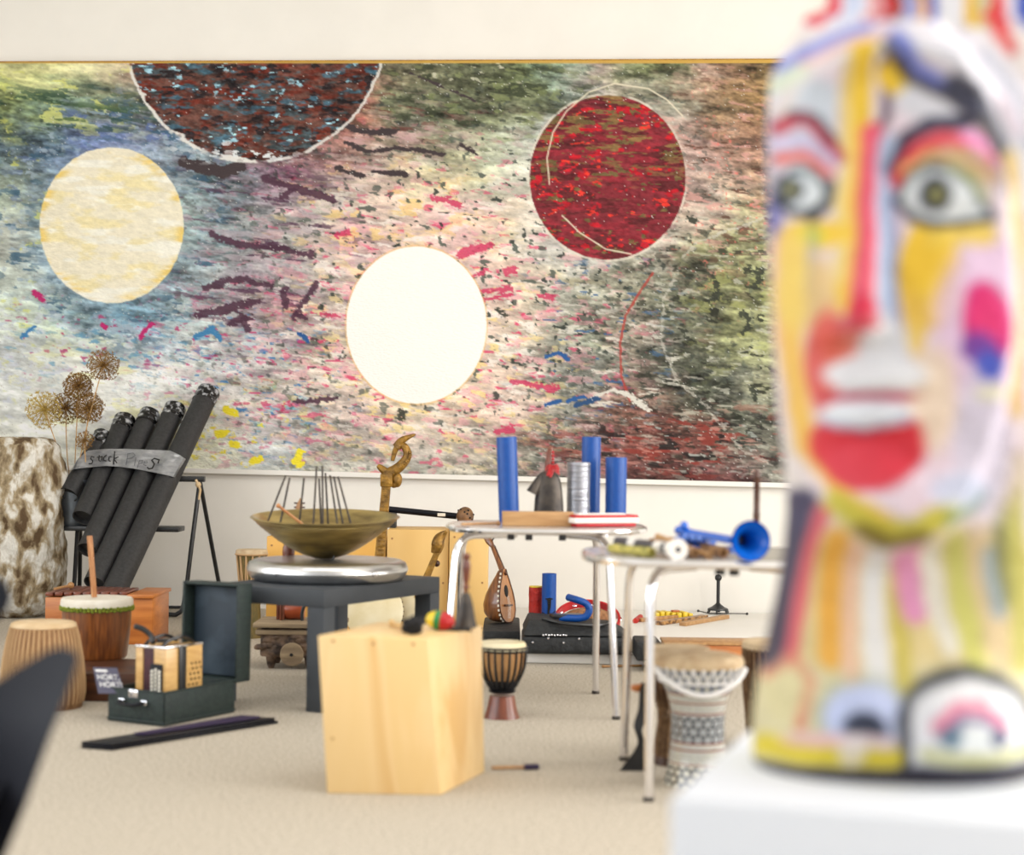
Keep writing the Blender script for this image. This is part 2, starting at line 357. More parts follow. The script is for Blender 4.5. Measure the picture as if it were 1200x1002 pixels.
    im = dab(im, (60,96,140), 14, 5, .67, 30, reg(700,400,90,100)); im = dab(im, (226,222,210), 24, 5, .66, 31, reg(700,430,130,100)*.9)
    tr = reg(560,110,140,60)
    im = dab(im, (62,68,50), 22, 8, .58, 32, tr); im = dab(im, (206,204,180), 9, 4, .66, 33, reg(560,80,180,20)); im = dab(im, (140,150,100), 16, 7, .62, 34, tr*.7)
    im = dab(im, (214,160,150), 18, 6, .58, 35, reg(850,200,80,110)*.9); im = dab(im, (90,62,50), 18, 6, .62, 36, reg(850,200,80,120)*.9)
    im = dab(im, (230,120,110), 5, 4, .7, 37, reg(850,230,80,120)*.8)
    im = dab(im, (86,60,80), 34, 6, .63, 38, reg(300,290,120,120)); im = dab(im, (182,168,176), 30, 7, .6, 39, reg(300,300,130,130)*.7)
    im = dab(im, (196,160,160), 30, 7, .58, 40, reg(420,160,110,50)*.8); im = dab(im, (110,64,58), 28, 6, .62, 41, reg(430,140,90,40)*.9)
    # strokes seen in the mural
    def st(im, pts, w, col, rag=1.0, k=1.0):
        d = segdist(X + 5*rag*(n2-.5), Y + 6*rag*(n1-.5), pts) + 3.0*rag*(n3-.5) + 4*rag*(n2-.5)
        return blend(im, sst(w/2+.8, w/2-.8, d)*k, col)
    mar = (78,50,66); blk = (58,60,62)
    for pts, w in [([(248,275),(280,287),(330,290),(365,300)],7), ([(240,337),(285,327),(320,335)],8), ([(232,368),(270,362),(303,352)],11),
                   ([(270,380),(295,372)],7), ([(284,372),(292,385)],10), ([(334,340),(335,358)],10), ([(372,332),(352,360),(345,372)],7),
                   ([(310,208),(350,222),(388,234)],9), ([(330,232),(345,222)],6), ([(345,388-20),(360,373)],4), ([(347,470),(395,466)],5)]:
        im = st(im, pts, w, mar, 1.5, .85)
    for pts, w in [([(215,190),(260,202),(280,196)],13), ([(403,146),(425,155),(463,155)],8), ([(405,168),(430,178),(470,172),(520,180)],5),
                   ([(438,201),(475,204)],6), ([(395,198),(425,207)],6), ([(480,85),(560,120)],3), ([(540,170),(560,182)],4)]:
        im = st(im, pts, w, (70,60,62))
    for pts, w in [([(508,232),(540,240)],7), ([(540,298),(575,286)],11), ([(560,340),(600,338)],5), ([(565,350),(598,344)],4), ([(547,325),(565,320)],5),
                   ([(592,318),(605,316)],8), ([(632,347),(648,348)],5), ([(602,448),(650,455)],8), ([(330,480),(340,470)],4), ([(378,368),(392,372)],6), ([(395,275),(410,273)],6), ([(583,505),(600,503)],9)]:
        im = st(im, pts, w, (206,60,98), 1.6, .8)
    for pts, w in [([(765,320),(748,345),(733,370),(727,400),(728,440),(738,470)],2.6)]: im = st(im, pts, w, (176,70,62), .3, .85)
    for pts, w in [([(795,316),(778,350),(775,400),(790,440),(830,480),(870,530),(905,545)],2.6), ([(940,240),(880,262),(820,282),(800,300)],2.6)]: im = st(im, pts, w, (206,202,190), 1.2, .6)
    for pts in [[(880,318),(893,322),(882,336)],[(835,322),(842,342),(832,352)],[(869,368),(880,376),(870,390)],[(797,385),(806,395)],[(750,470),(770,465)],[(583,362),(592,368)],[(468,485),(475,482),(470,492)],[(880,455),(886,470)],[(815,470),(822,480)],[(805,258),(815,262)]]:
        im = st(im, pts, 5.5, (54,58,50), 1.9, .85)
    for pts in [[(640,418),(655,412),(665,420)],[(665,470),(685,465)],[(640,505-30),(655,470)],[(350,392),(360,398)]]: im = st(im, pts, 5, (50,92,150), .8)
    im = st(im, [(230,395),(247,385),(258,397)], 7, (70,130,175)); im = st(im, [(25,395),(40,385)], 4, (70,130,180))
    for pts in [[(165,395),(178,380)],[(40,343),(50,350)],[(120,380),(124,384)]]: im = st(im, pts, 6, (186,48,110))
    for pts in [[(265,480),(275,484)],[(255,508),(265,508)],[(272,520),(278,521)],[(296,540),(304,538)],[(345,540),(352,530),(350,545)]]: im = st(im, pts, 8, (244,226,60))
    im = st(im, [(690,470),(720,455),(745,470),(760,480)], 5, (214,210,200), 1.2); im = st(im, [(675,475),(700,468)], 6, (50,80,120), 1)
    # dark planet
    dd = np.hypot(X-299, Y-37); m = sst(153, 150, dd + 3*(n2-.5))
    pl = np.ones_like(im)*np.array((98,66,58.)); a = fbm(X/24+5, Y/7, 61); b = fbm(X/20+9, Y/6, 71); c_ = fbm(X/16+2, Y/6, 81)
    pl = blend(pl, sst(.5,.6,a), (104,46,36)); pl = blend(pl, sst(.56,.68,b), (70,80,84)); pl = blend(pl, sst(.57,.66,c_), (44,36,38))
    pl = blend(pl, sst(.6,.72,fbm(X/16, Y/6, 91))*.8, (70,108,128)); pl = blend(pl, sst(.69,.74,fbm(X/11+4, Y/5, 95)), (150,190,205))
    pl = blend(pl, sst(.6,.75,fbm(X/22+7, Y/8, 99))*.7, (116,60,48)); pl = pl*(1+((n2-.5)*.8+(n1-.5)*.5)[..., None]) + ((n3-.5)*24)[..., None]
    im = im*(1-m[..., None]) + pl*m[..., None]
    rim = sst(2.9, 1.2, np.abs(dd-152+5*(n1-.5)) + 3.2*np.abs(n2-.5) - 3*sst(.5,.7,n1)*sst(330,230,X))*np.where(X > 300, .85, .95)*sst(.3,.46,fbm(X/16, Y/16, 103))
    im = blend(im, rim, (232,230,224))
    im = blend(im, sst(.6,.64,fbm(X/12, Y/6, 107))*reg(285,182,60,10), (224,228,230)); im = blend(im, sst(.58,.62,fbm(X/14, Y/6, 109))*reg(240,172,40,12), (222,224,226))
    im = blend(im, (_rs.rand(*X.shape) < .012)*.4*(im.mean(-1) > 120), (140,120,112))
    # suns
    e = np.hypot((X-131)/85, (Y-264)/92) + .025*(n2-.5)
    sun = np.ones_like(im)*np.array((238,230,206.)); q = fbm(X/34, Y/12, 111)
    sun = blend(sun, sst(.5,.68,q)*.5, (240,222,150)); sun = blend(sun, sst(.55,.7,fbm(X/40, Y/10, 117))*.8, (246,244,232)); sun = blend(sun, sst(.84,.98,e)*.75*sst(.4,.6,q), (236,200,100))
    sun = sun*(1+((n2-.5)*.12)[..., None]) + ((n3-.5)*10)[..., None]
    m = sst(1.0, .985, e); im = im*(1-m[..., None]) + sun*m[..., None]
    e = np.hypot((X-488)/83, (Y-381)/93) + .01*(n2-.5)
    m = sst(1.0, .985, e); im = blend(im, m, (252,250,244)); im = blend(im, sst(.02,.0,np.abs(e-1.0))*.5, (240,190,110))
    e = np.hypot((X-712)/92, (Y-208)/97) + .012*(n2-.5)
    rd = np.ones_like(im)*np.array((126,46,54.)); 
    rd = blend(rd, sst(.5,.6,fbm(X/40, Y/9, 121)), (142,46,56)); rd = blend(rd, sst(.54,.62,fbm(X/34+3, Y/6, 123)), (98,40,44)); rd = blend(rd, sst(.56,.66,fbm(X/24+6, Y/5, 125))*sst(250,170,Y), (132,104,66))
    rd = blend(rd, sst(.66,.72,fbm(X/14+6, Y/8, 127)), (186,34,46)); rd = blend(rd, sst(.7,.76,fbm(X/13+8, Y/6, 129)), (222,60,50)); rd = blend(rd, sst(.66,.7,fbm(X/13+18, Y/6, 131)), (110,92,60))
    rd = rd*(1+((n2-.5)*.5)[..., None]) + ((n3-.5)*16)[..., None]
    m = sst(1.0, .985, e); im = im*(1-m[..., None]) + rd*m[..., None]
    im = blend(im, sst(.022,.006,np.abs(e-1.005))*sst(.3,.6,fbm(X/14,Y/14,133))*.8, (226,216,200))
    for pts in [[(644,216),(641,185),(648,155),(664,130),(690,108),(720,98),(760,104),(782,117),(800,136)], [(659,253),(680,273),(710,292),(740,298)]]:
        im = st(im, pts, 1.7, (232,222,196), .1, .9)
    # white speckle, top edge
    sp = _rs.rand(*X.shape); im = blend(im, (sp > .996)*.7*(im.mean(-1) < 190), (226,226,220)); pass
    im = blend(im, sst(2.2, 1.0, Y-72.5), (206,166,84))
    return np.clip(im, 6, 252)
NX, NY = 860, 440
tl = W(-70, 73.3, .05); bl = W(-70, 541.5, .05); trr = W(985, 69.6, .05); br = W(985, 567.5, .05)
ii, jj = np.meshgrid(np.linspace(0,1,NX), np.linspace(0,1,NY))
a_, b_, c_, d_ = [np.array(p) for p in (tl, trr, bl, br)]
PP = (a_*(1-ii[...,None])+b_*ii[...,None])*(1-jj[...,None]) + (c_*(1-ii[...,None])+d_*ii[...,None])*jj[...,None]
rel = PP - np.array(CAM); t_ = rel@np.array(FWD)
PX = CX + F*(rel@np.array(RIGHT))/t_; PY = CY - F*(rel@np.array(UP))/t_
base = PP.mean((0,1)); base[2] = bl.z
mural_root = root('mural_painting', tuple(base), 'huge abstract mural with yellow, white and red suns hung on the white back wall', 'painting')
me = bpy.data.meshes.new('canvas'); nv = NX*NY
me.vertices.add(nv); me.vertices.foreach_set('co', (PP-base).reshape(-1).astype(np.float32))
q = np.arange(nv).reshape(NY, NX); qs = np.stack([q[:-1,:-1], q[1:,:-1], q[1:,1:], q[:-1,1:]], -1).reshape(-1,4)
me.loops.add(qs.size); me.loops.foreach_set('vertex_index', qs.ravel().astype(np.int32))
me.polygons.add(len(qs)); me.polygons.foreach_set('loop_start', np.arange(0, qs.size, 4, dtype=np.int32)); me.polygons.foreach_set('loop_total', np.full(len(qs), 4, np.int32))
me.update(calc_edges=True); me.materials.append(MAT['painted_canvas'])
cv = bpy.data.objects.new('canvas', me); COL.objects.link(cv); cv.parent = mural_root
GAIN = 0.90
set_colors(cv, (to_lin(mural(PX, PY))*GAIN).reshape(-1,3))
nrm = Vector((-WB, 1, 0)).normalized()
nrm = Vector((0.12, 0.993, 0)).normalized()
pb = MB(); 
pts = [p + nrm*.004 for p in (bl, br, trr, tl)]
pb.ring([pts, [p + nrm*.04 for p in pts]])
pb.build('stretcher_board', 'white_board', mural_root, 0)
te = MB(); te.hexa([tl-nrm*.004, trr-nrm*.004, trr+nrm*.04, tl+nrm*.04], [p+Vector((0,0,.006)) for p in (tl-nrm*.004, trr-nrm*.004, trr+nrm*.04, tl+nrm*.04)])
te.build('top_edge', 'ochre_edge', mural_root, 0)
be = MB(); be.hexa([p-Vector((0,0,.03)) for p in (bl-nrm*.012, br-nrm*.012, br+nrm*.04, bl+nrm*.04)], [bl-nrm*.012, br-nrm*.012, br+nrm*.04, bl+nrm*.04])
be.build('bottom_rail', 'white_board', mural_root, 0)
def zat(py, px, s): return EYE - (py - (CY + (px-CX)*math.tan(TH)))/s      # height of a pixel row at scale s

# ------------------------------------------------------------ pipe trestle
tr = root('pipe_trestle', tuple(G(232,724)), 'black steel folding trestle that carries the leaning black pipes', 'trestle')
def bent(mb, pts, r=.014): mb.tube(spline(pts, 5), r, 10)
zt = zat(563, 235, 192)
apx = D(234, 566, 10.42)
f1 = G(214, 724); f1.z = .02
m1 = MB(); p = [apx, apx.lerp(f1, .5), apx.lerp(f1, .9), f1+Vector((-.03,0,.005)), f1+Vector((-.12,0,0)), f1+Vector((-.6,.02,0))]
bent(m1, p); m1.build('leg', 'black_steel', tr)
f2 = D(262, 694, 10.75); f2.z = .02
MB().tube([apx+Vector((0,.02,0)), f2], .013).tube([f2, f2+Vector((-.7,0,0))], .010).build('leg', 'black_steel', tr)
apl = D(94, 566, 10.42); f3 = Vector((apl.x-.02, f1.y+.05, .02)); f4 = Vector((apl.x-.08, 10.75, .02))
MB().tube([apl, f3], .013).build('leg', 'black_steel', tr); MB().tube([apl+Vector((0,.02,0)), f4], .013).build('leg', 'black_steel', tr)
a, b = D(74, 559, 10.46), D(240, 562, 10.46); MB().box((a+b)/2, ((b-a).length, .05, .035), bev=.004).build('crossbar', 'black_steel', tr)
a, b = D(58, 618, 10.36), D(213, 615, 10.36); b.z = a.z; MB().box((a+b)/2, ((b-a).length, .20, .03), bev=.004).build('shelf', 'black_steel', tr)
shelf_z = a.z + .015
MB().tube([apx+Vector((-.02,-.02,.02)), apx+Vector((.01,-.03,-.04)), apx+Vector((0,-.02,-.1))], .008).ball(apx+Vector((-.005,-.02,-.01)), .018).build('knot', 'skin_beige', tr)

# ------------------------------------------------------------ pan pipes
PIPES = [((122,510),(80,580),12.0), ((147,491),(97,607),13.0), ((176,485),(103,645),13.0), ((206,478),(111,684),13.5), ((244.5,459),(131,699),14.5)]
pp = root('pan_pipes', tuple(PL(131,699)), 'row of five big black cardboard tube pipes bound with silver tape, leaning on a trestle', 'instrument')
for (t, b, rpx) in PIPES:
    T, B = PL(t[0], t[1]), PL(b[0], b[1]); r = rpx/(F/((T.y+B.y)/2))*.94; L_ = (T-B).length; ax = (T-B).normalized()
    pm = MB().lathe([(r*.9, .004), (r, 0), (r, L_), (r*.88, L_), (r*.88, L_-.05), (0, L_-.05)], B, 28, ax, cap=False)
    pm.lathe([(0, .03), (r*.9, .03), (r*.9, .004)], B, 28, ax, cap=False)
    o = pm.build('pipe', 'black_tube', pp)
    cmb = MB(); pr = []
    for i in range(9):
        pr.append((r*1.03 + .003*math.sin(i*2.1), L_-.10 + .013*i))
    cmb.lathe(pr, B, 30, ax, cap=False); cmb.displace(.004, 22, T.x); cmb.build('tape_collar', 'collar_tape', o)
# tape band with hand lettering
top = [(84,549),(92,537),(103,528),(123,526),(150,526),(175,527),(199,528),(210,533),(219,539)]
bot = [(84,551),(86,550),(92,549),(124,546),(140,547),(156,549),(182,554),(196,557),(207,560)]
def along(pl, t):
    x = t*(len(pl)-1); i = min(int(x), len(pl)-2); f = x-i; return (pl[i][0]*(1-f)+pl[i+1][0]*f, pl[i][1]*(1-f)+pl[i+1][1]*f)
tb = MB(); rings = []
for i in range(41):
    t = i/40; A, B = along(top, t), along(bot, t)
    off = .078 + .010*math.cos(t*2*PI*5)*(1 if t > .1 else 0) - (.11*(t/.08-1)**2 if t < .08 else 0) - (.11*((t-.93)/.07)**2 if t > .93 else 0)
    rings.append([PL(A[0]*(1-k)+B[0]*k, A[1]*(1-k)+B[1]*k, off+.002*math.sin(k*6+t*40)) for k in [j/6 for j in range(7)]])
rin = [[p + Vector((0,.006,0)) for p in r] for r in rings]
tb.ring([r + q[::-1] for r, q in zip(rings, rin)], True)
band = tb.build('tape_band', 'duct_tape', pp)
def ink(name, strokes, wpx, m):
    mb = MB()
    for s in strokes: mb.tube([PL(60+x/6.667, 500+y/6.667, .0925) for x, y in s], wpx*.5/(F/10), 6)
    mb.build(name, m, band)
ink('lettering', [[(335,240),(315,232),(308,250),(325,268),(318,288),(292,290)], [(375,225),(372,262),(384,270)], [(358,240),(396,236)], [(398,232),(396,262)], [(432,222),(412,238),(408,262),(430,268)], [(470,232),(452,236),(448,262),(462,270)],
     [(496,195),(488,292)], [(525,236),(490,252),(512,282)]], 1.5, 'ink')
ink('lettering', [[(835,285),(842,258),(806,248),(786,262),(806,292),(790,325),(762,330),(752,318)]], 2.0, 'ink')
ink('lettering', [[(600,210),(585,300)], [(596,212),(640,205),(655,225),(630,245),(592,250)], [(662,240),(650,305)], [(690,262),(672,325)], [(690,262),(715,262),(710,290),(682,292)], [(728,285),(752,282),(748,268),(730,270),(722,295),(742,305)]], .8, 'faint_ink')

# ------------------------------------------------------------ dried alliums in a zinc bucket
bk = D(88, 600, 10.36); bk.z = shelf_z
br_ = root('zinc_bucket', tuple(bk), 'grey corrugated metal bucket behind the pipes holding dried flowers', 'bucket')
pr = [(.085, 0)] + [(.088 + .012*i/14 + .0035*math.sin(i*PI), .01+.018*i) for i in range(15)] + [(.108, .275), (.108,.285), (.098,.285), (.09,.02), (0,.02)]
bz = zat(562, 84, 193)-shelf_z; sc_ = bz/.285
MB().lathe([(r, z*sc_) for r, z in pr], bk, 30, cap=False).build('bucket_body', 'zinc', br_)
for k in (-1,1):
    c = bk+Vector((.1*k,0,.22)); MB().tube(spline([c+Vector((.02*k,-.03,0)), c+Vector((.035*k,-.02,-.05)), c+Vector((.035*k,.02,-.05)), c+Vector((.02*k,.03,0))],4), .004, 8).build('bucket_handle', 'iron', br_)
HEADS = [((121,428),19,'dry_flower','round dried flower head standing highest, right of the others',10.30), ((92,452),17,'dry_flower','dense golden dried flower head, second highest of the bunch',10.36),
         ((52,480),22,'dry_flower_yellow','yellowish loose dried flower head farthest left in the bunch',10.30), ((77,478),18,'dry_flower','wispy dried flower head between the yellowish one and the dense pair',10.42),
         ((104,478),18,'dry_flower','dense dried flower head just under the second highest one',10.36), ((99,516),11,'dry_flower','smallest lowest dried flower head close above the pipes',10.30)]
ga = PI*(3-math.sqrt(5))
for i, (c, rp, m, lb, Y) in enumerate(HEADS):
    c3 = D(c[0], c[1], Y); R = rp/(F/Y); bs = bk + Vector((-.03+.012*i, .01*(i%2), .04))
    fr = root('dried_allium', tuple(bs), lb, 'dried flower', 'dried flowers in the bucket')
    mid = bs.lerp(c3, .5) + Vector((.02*(i%3-1), 0, 0))
    MB().tube(spline([bs, mid, c3], 6), .0032, 7).build('stem', 'dry_stem', fr)
    hm = MB(); n = {1:190, 4:190}.get(i, 130) if i != 5 else 60
    for k in range(n):
        y = 1-2*(k+.5)/n; q = math.sqrt(1-y*y); d = Vector((q*math.cos(k*ga), q*math.sin(k*ga), y)); L_ = R*random.uniform(.78, 1.05)
        e = c3+d*L_; hm.tube([c3, e], .0012, 3, False)
        u, v = frame(d)
        for a in range(5):
            w_ = d*.5 + u*math.cos(a*1.257) + v*math.sin(a*1.257); hm.tube([e-d*.003, e + w_*R*.11], [.0026,.0012], 3, False)
    hm.ball(c3, R*.1, n=8, m=6); hm.build('flower_head', m, fr, 0)

# ------------------------------------------------------------ standing stone
sc0 = G(14, 722); S = F/sc0.y
prof = [(0,34),(2,44),(10,52),(30,56),(60,59),(95,62),(122,62),(150,61),(172,58),(190,51),(200,43),(206,38),(212,32),(212,0)]
H0 = zat(512, 14, S)
sm = MB()
pr = []
for (d0, r0), (d1, r1) in zip(prof[:-1], prof[1:]):
    n = max(1, int(abs(d1-d0)/4))
    for k in range(n): pr.append(((r0+(r1-r0)*k/n)/S, H0-(d0+(d1-d0)*k/n)/S))
pr.append((0.0, 0.002)); pr = [(0.0, H0)] + [(pr[0][0]*.5, H0)] + pr
pr = [(r, max(z, .002)) for r, z in pr][::-1]
sm.lathe(pr, sc0, 72, sy=.8)
for v in sm.v:
    if v.z > .03:
        k = mnoise.noise(v*3.2)*.05 + mnoise.noise(v*9)*.022 + mnoise.noise(v*24)*.010
        d = Vector((v.x-sc0.x, v.y-sc0.y, 0)); d = d.normalized() if d.length > .001 else Vector((0,0,1)); v += d*k
o = sm.build('standing_stone', 'stone'); rebase(o, sc0); tag(o, 'tall rough standing stone with brown crust on pale rock at the left edge', 'stone')

# ------------------------------------------------------------ drums left
d2 = G(50, 828); s2 = F/d2.y; H = zat(730, 50, s2)
dr = root('rope_drum', tuple(d2), 'squat beige cord-laced barrel drum on the carpet beside the black chair', 'drum')
R2 = [(36,H),(40,H*.86),(45,H*.6),(47.5,H*.35),(48,H*.15),(45,.0)]
pr = [(r/s2, z) for r, z in R2]; MB().lathe([(0,H-.004)]+pr+[(0,0)], d2, 48).build('shell', 'rope_drum', dr)
MB().lathe([(0,H+.004),(34/s2,H+.005),(37/s2,H),(38/s2,H-.012),(37/s2,H-.016)], d2, 48, cap=False).build('drumhead', 'skin_beige', dr)
lc = MB()
def rad_at(pl, z):
    for (r0,z0),(r1,z1) in zip(pl[:-1], pl[1:]):
        if (z0>=z>=z1) or (z0<=z<=z1): return r0+(r1-r0)*(z-z0)/(z1-z0+1e-9)
    return pl[-1][0]
def cords(mb, c, pl, zt, zb, n, r, zig=.5, m=7, out=.002):
    for k in range(n):
        for sgn in (0, 1):
            a0 = 2*PI*(k+(0 if sgn else 0))/n; a1 = 2*PI*(k + (zig if sgn else -zig))/n
            mb.tube([Vector((c[0]+math.cos(a0+(a1-a0)*j/m)*(rad_at(pl, zt+(zb-zt)*j/m)+out), c[1]+math.sin(a0+(a1-a0)*j/m)*(rad_at(pl, zt+(zb-zt)*j/m)+out), c[2]+zt+(zb-zt)*j/m)) for j in range(m+1)], r, 5)
cords(lc, d2, pr, H-.012, .02, 44, .0026)
lc.build('lacing', 'cord_tan', dr)

bx0, bx1 = G(97, 822), G(160, 822)
pc = Vector(((bx0.x+bx1.x)/2-.06, bx0.y+.24, .0575))
o = MB().box(pc, (.36, .48, .115), bev=.005).build('drum_plinth', 'dark_wood'); rebase(o, (pc.x,pc.y,0)); tag(o, 'low dark brown wooden box under the drum with the green braid', 'box')
d1 = Vector((0,0,0)); q = D(113, 770, 7.46); d1 = Vector((q.x, 7.46, .115)); s1 = F/7.46
H = zat(701, 113, s1)-.115
dr = root('friction_drum', tuple(d1), 'brown wooden drum with white skin, green braid and an upright stick through its head', 'drum')
MB().lathe([(0,0),(.125,0),(.132,.01),(.146,H*.55),(.149,H-.03),(0,H-.03)], d1, 44).build('shell', 'brown_wood', dr)
MB().lathe([(0,H+.003),(.148,H+.003),(.154,H-.004),(.156,H-.02),(.155,H-.032),(.150,H-.032)], d1, 44, cap=False).build('drumhead', 'skin_white', dr)
bm_ = MB()
for z in (H-.036, H-.046):
    for k in range(60):
        a = 2*PI*k/60; bm_.ball(d1+Vector((math.cos(a)*.153, math.sin(a)*.153, z+.003*(k%2))), .0085, (1,1,.75), 6, 4)
bm_.build('braid', 'green_braid', dr)
hd = d1+Vector((0,0,H)); tp = D(105, 628, 7.42); bb = D(110.5, 700, 7.42); MB().tube([bb, tp], .0125, 4).build('stick', 'light_stick', dr)

g = G(178, 756); sB = F/g.y; zb = zat(697, 178, sB)
l = G(48, 756); bc = Vector(((g.x+l.x)/2, g.y+.22, 0)); wx_ = g.x-l.x
xb = root('wooden_bar_chime', tuple(bc), 'orange-brown wooden box with dark bars on its top behind the drums', 'instrument', rz=0)
MB().box(bc+Vector((0,0,zb/2-.01)), (wx_, .42, zb-.02), bev=.004).build('case_body', 'orange_wood', xb)
MB().box(bc+Vector((wx_*.39,0,zb-.01)), (wx_*.25, .46, .02), bev=.004).build('lid', 'orange_wood', xb)
for k in range(9):
    MB().box(bc+Vector((-wx_*.46+wx_*.082*k, 0, zb-.004)), (wx_*.07, .44-.018*k, .02), bev=.005).build('bar', 'red_wood', xb)
ml = root('mallet', tuple(D(74,690,9.0)), 'small wooden mallet lying on the bar chime beside the stone', 'mallet')
mz = zb+.02; a = G(64,690,mz+.008); b = G(83,686,mz+.008); MB().tube([a, b], .007, 8).build('handle', 'tan_wood', ml); MB().ball(b, .018).build('mallet_head', 'tan_wood', ml)

# ------------------------------------------------------------ accordion case
ang = math.radians(-29); U = Vector((math.cos(ang), math.sin(ang), 0)); V = Vector((-math.sin(ang), math.cos(ang), 0))
B0 = G(192, 852); WU, WV, HZ = .275, .42, .127
cc = root('instrument_case', tuple(B0 - U*WU/2 + V*WV/2), 'open dark green accordion case with upright lid and silver latch', 'case', rz=ang)
def cpt(u, v, z): return B0 - U*(WU-u) + V*v + Vector((0,0,z))
def cbox(mb, u0, u1, v0, v1, z0, z1, bev=.004): return mb.box(cpt((u0+u1)/2, (v0+v1)/2, (z0+z1)/2), (u1-u0, v1-v0, z1-z0), ang, bev)
t = .01; tray = MB()
cbox(tray, 0, WU, 0, WV, 0, .012); cbox(tray, 0, WU, 0, t, 0, HZ, .006); cbox(tray, 0, WU, WV-t, WV, 0, HZ); cbox(tray, 0, t, 0, WV, 0, HZ); cbox(tray, WU-t, WU, 0, WV, 0, HZ, .006)
tray.build('tray', 'case_green', cc)
e = MB(); e.tube([cpt(0,-.001,HZ), cpt(WU,-.001,HZ), cpt(WU+.001,WV,HZ)], .0035, 6); e.tube([cpt(0,-.002,.012), cpt(WU+.002,-.002,.012), cpt(WU+.002,WV,.012)], .004, 6)
e.build('rim', 'case_green', cc)
LH, LD = .388, .088
lid = MB(); v0 = WV+.004
cbox(lid, -.004, WU+.004, v0+LD-.012, v0+LD, HZ-.012, HZ-.012+LH, .004)
cbox(lid, -.004, .008, v0, v0+LD, HZ-.012, HZ-.012+LH); cbox(lid, WU-.008, WU+.004, v0, v0+LD, HZ-.012, HZ-.012+LH, .005)
cbox(lid, -.004, WU+.004, v0, v0+LD, HZ-.012+LH-.012, HZ-.012+LH); cbox(lid, -.004, WU+.004, v0, v0+LD, HZ-.012, HZ)
lidc = cpt(0, WV, HZ)
Rl = Matrix.Translation(lidc) @ Matrix.Rotation(math.radians(-1), 4, U) @ Matrix.Translation(-lidc)
for v in lid.v: v[:] = Rl @ v
lo_ = lid.build('lid', 'case_green', cc)
ln = MB(); cbox(ln, .012, WU-.012, v0+LD-.03, v0+LD-.014, HZ+.004, HZ-.03+LH, .004)
for v in ln.v: v[:] = Rl @ v
ln.build('lining', 'case_lining', lo_)
hm = MB().tube(spline([cpt(.075,-.004,.083), cpt(.08,-.03,.08), cpt(.11,-.038,.076), cpt(.15,-.038,.076), cpt(.18,-.03,.08), cpt(.185,-.004,.083)], 5), .007, 10)
hd_ = hm.build('handle', 'black_lacquer', cc)
for u in (.075, .185): mt = MB(); cbox(mt, u-.014, u+.014, -.012, 0, .074, .092, .003); mt.build('handle_mount', 'chrome', hd_)
lt = MB(); cbox(lt, .105, .15, -.005, 0, .098, .127, .003); lt.lathe([(0,0),(.006,0),(.006,.004),(0,.004)], cpt(.12,-.009,.112), 12, V); la = lt.build('latch', 'chrome', cc)
MB().lathe([(0,0),(.004,0),(.004,.002),(0,.002)], cpt(.12,-.0105,.112), 10, V).build('keyhole', 'hole_black', la)

# accordion
AU, AV, AZ = .148, .215, .278; A0 = B0 - U*.017 + V*.026 + Vector((0,0,.0125))
ac = root('button_accordion', tuple(A0 - U*AU/2 + V*AV/2), 'small pale wooden button accordion standing in the open green case', 'accordion', rz=ang)
def apt(u, v, z): return A0 - U*(AU-u) + V*v + Vector((0,0,z))
def abox(mb, u0, u1, v0, v1, z0, z1, bev=.003): return mb.box(apt((u0+u1)/2, (v0+v1)/2, (z0+z1)/2), (u1-u0, v1-v0, z1-z0), ang, bev)
b = MB(); abox(b, 0, .036, 0, AV, 0, AZ, .005); b.build('bass_end', 'accordion_wood', ac)
b = MB()
for k in range(6): abox(b, .037+.0087*k, .0447+.0087*k, .004, AV-.004, .004, AZ-.006, .002)
b.build('bellows', 'bellows', ac)
b = MB(); abox(b, .0895, AU, 0, AV, 0, AZ, .004); te_ = b.build('treble_end', 'accordion_wood', ac)
b = MB(); abox(b, .078, AU-.012, -.005, .0, .01, .215, .002); kb = b.build('keyboard', 'black_lacquer', ac)
b = MB()
for r_ in range(12):
    for c_ in range(3): b.ball(apt(.088+.0175*c_, -.0065, .03+.0142*r_+(.006 if c_%2 else 0)), .0066, n=8, m=6)
b.build('button_rows', 'button_white', kb)
b = MB()
for k in range(24):
    r_, c_ = divmod(k, 3); MB().lathe([(0,0),(.0045,0),(.0045,.002),(0,.002)], apt(AU+.0005, .150+.023*c_+(.010 if r_%2 else 0)-.004*r_, .205-.020*r_), 8, U).build('sound_hole', 'hole_black', te_)

b = MB(); b.box(apt(AU+.006, .090, .14), (.006, .040, .27), ang, .002); b.build('hand_strap', 'black_leather', ac)
b = MB()
for (c0, h, w_) in ((.03,.030,.012), (.115,.030,.012)):
    b.tube(spline([apt(c0, .02, AZ), apt(c0, .05, AZ+h*.6), apt(c0+.01, .11, AZ+h), apt(c0, .17, AZ+h*.6), apt(c0, .20, AZ)], 5), .007, 8)
b.tube(spline([apt(.07,.02,AZ+.012), apt(.05,.03,AZ+.035), apt(.02,.02,AZ+.06), apt(-.01,.0,AZ+.072)], 5), [.011]*15+[.006], 8)
b.box(apt(.085,.06,AZ+.018), (.05,.03,.014), ang+.5, .004)
b.build('shoulder_strap', 'black_leather', ac)
b = MB(); abox(b, .0, AU, -.002, .004, AZ-.006, AZ+.002, .001); abox(b, AU-.004, AU+.001, 0, AV, AZ-.006, AZ+.002, .001); b.build('trim', 'chrome', ac)

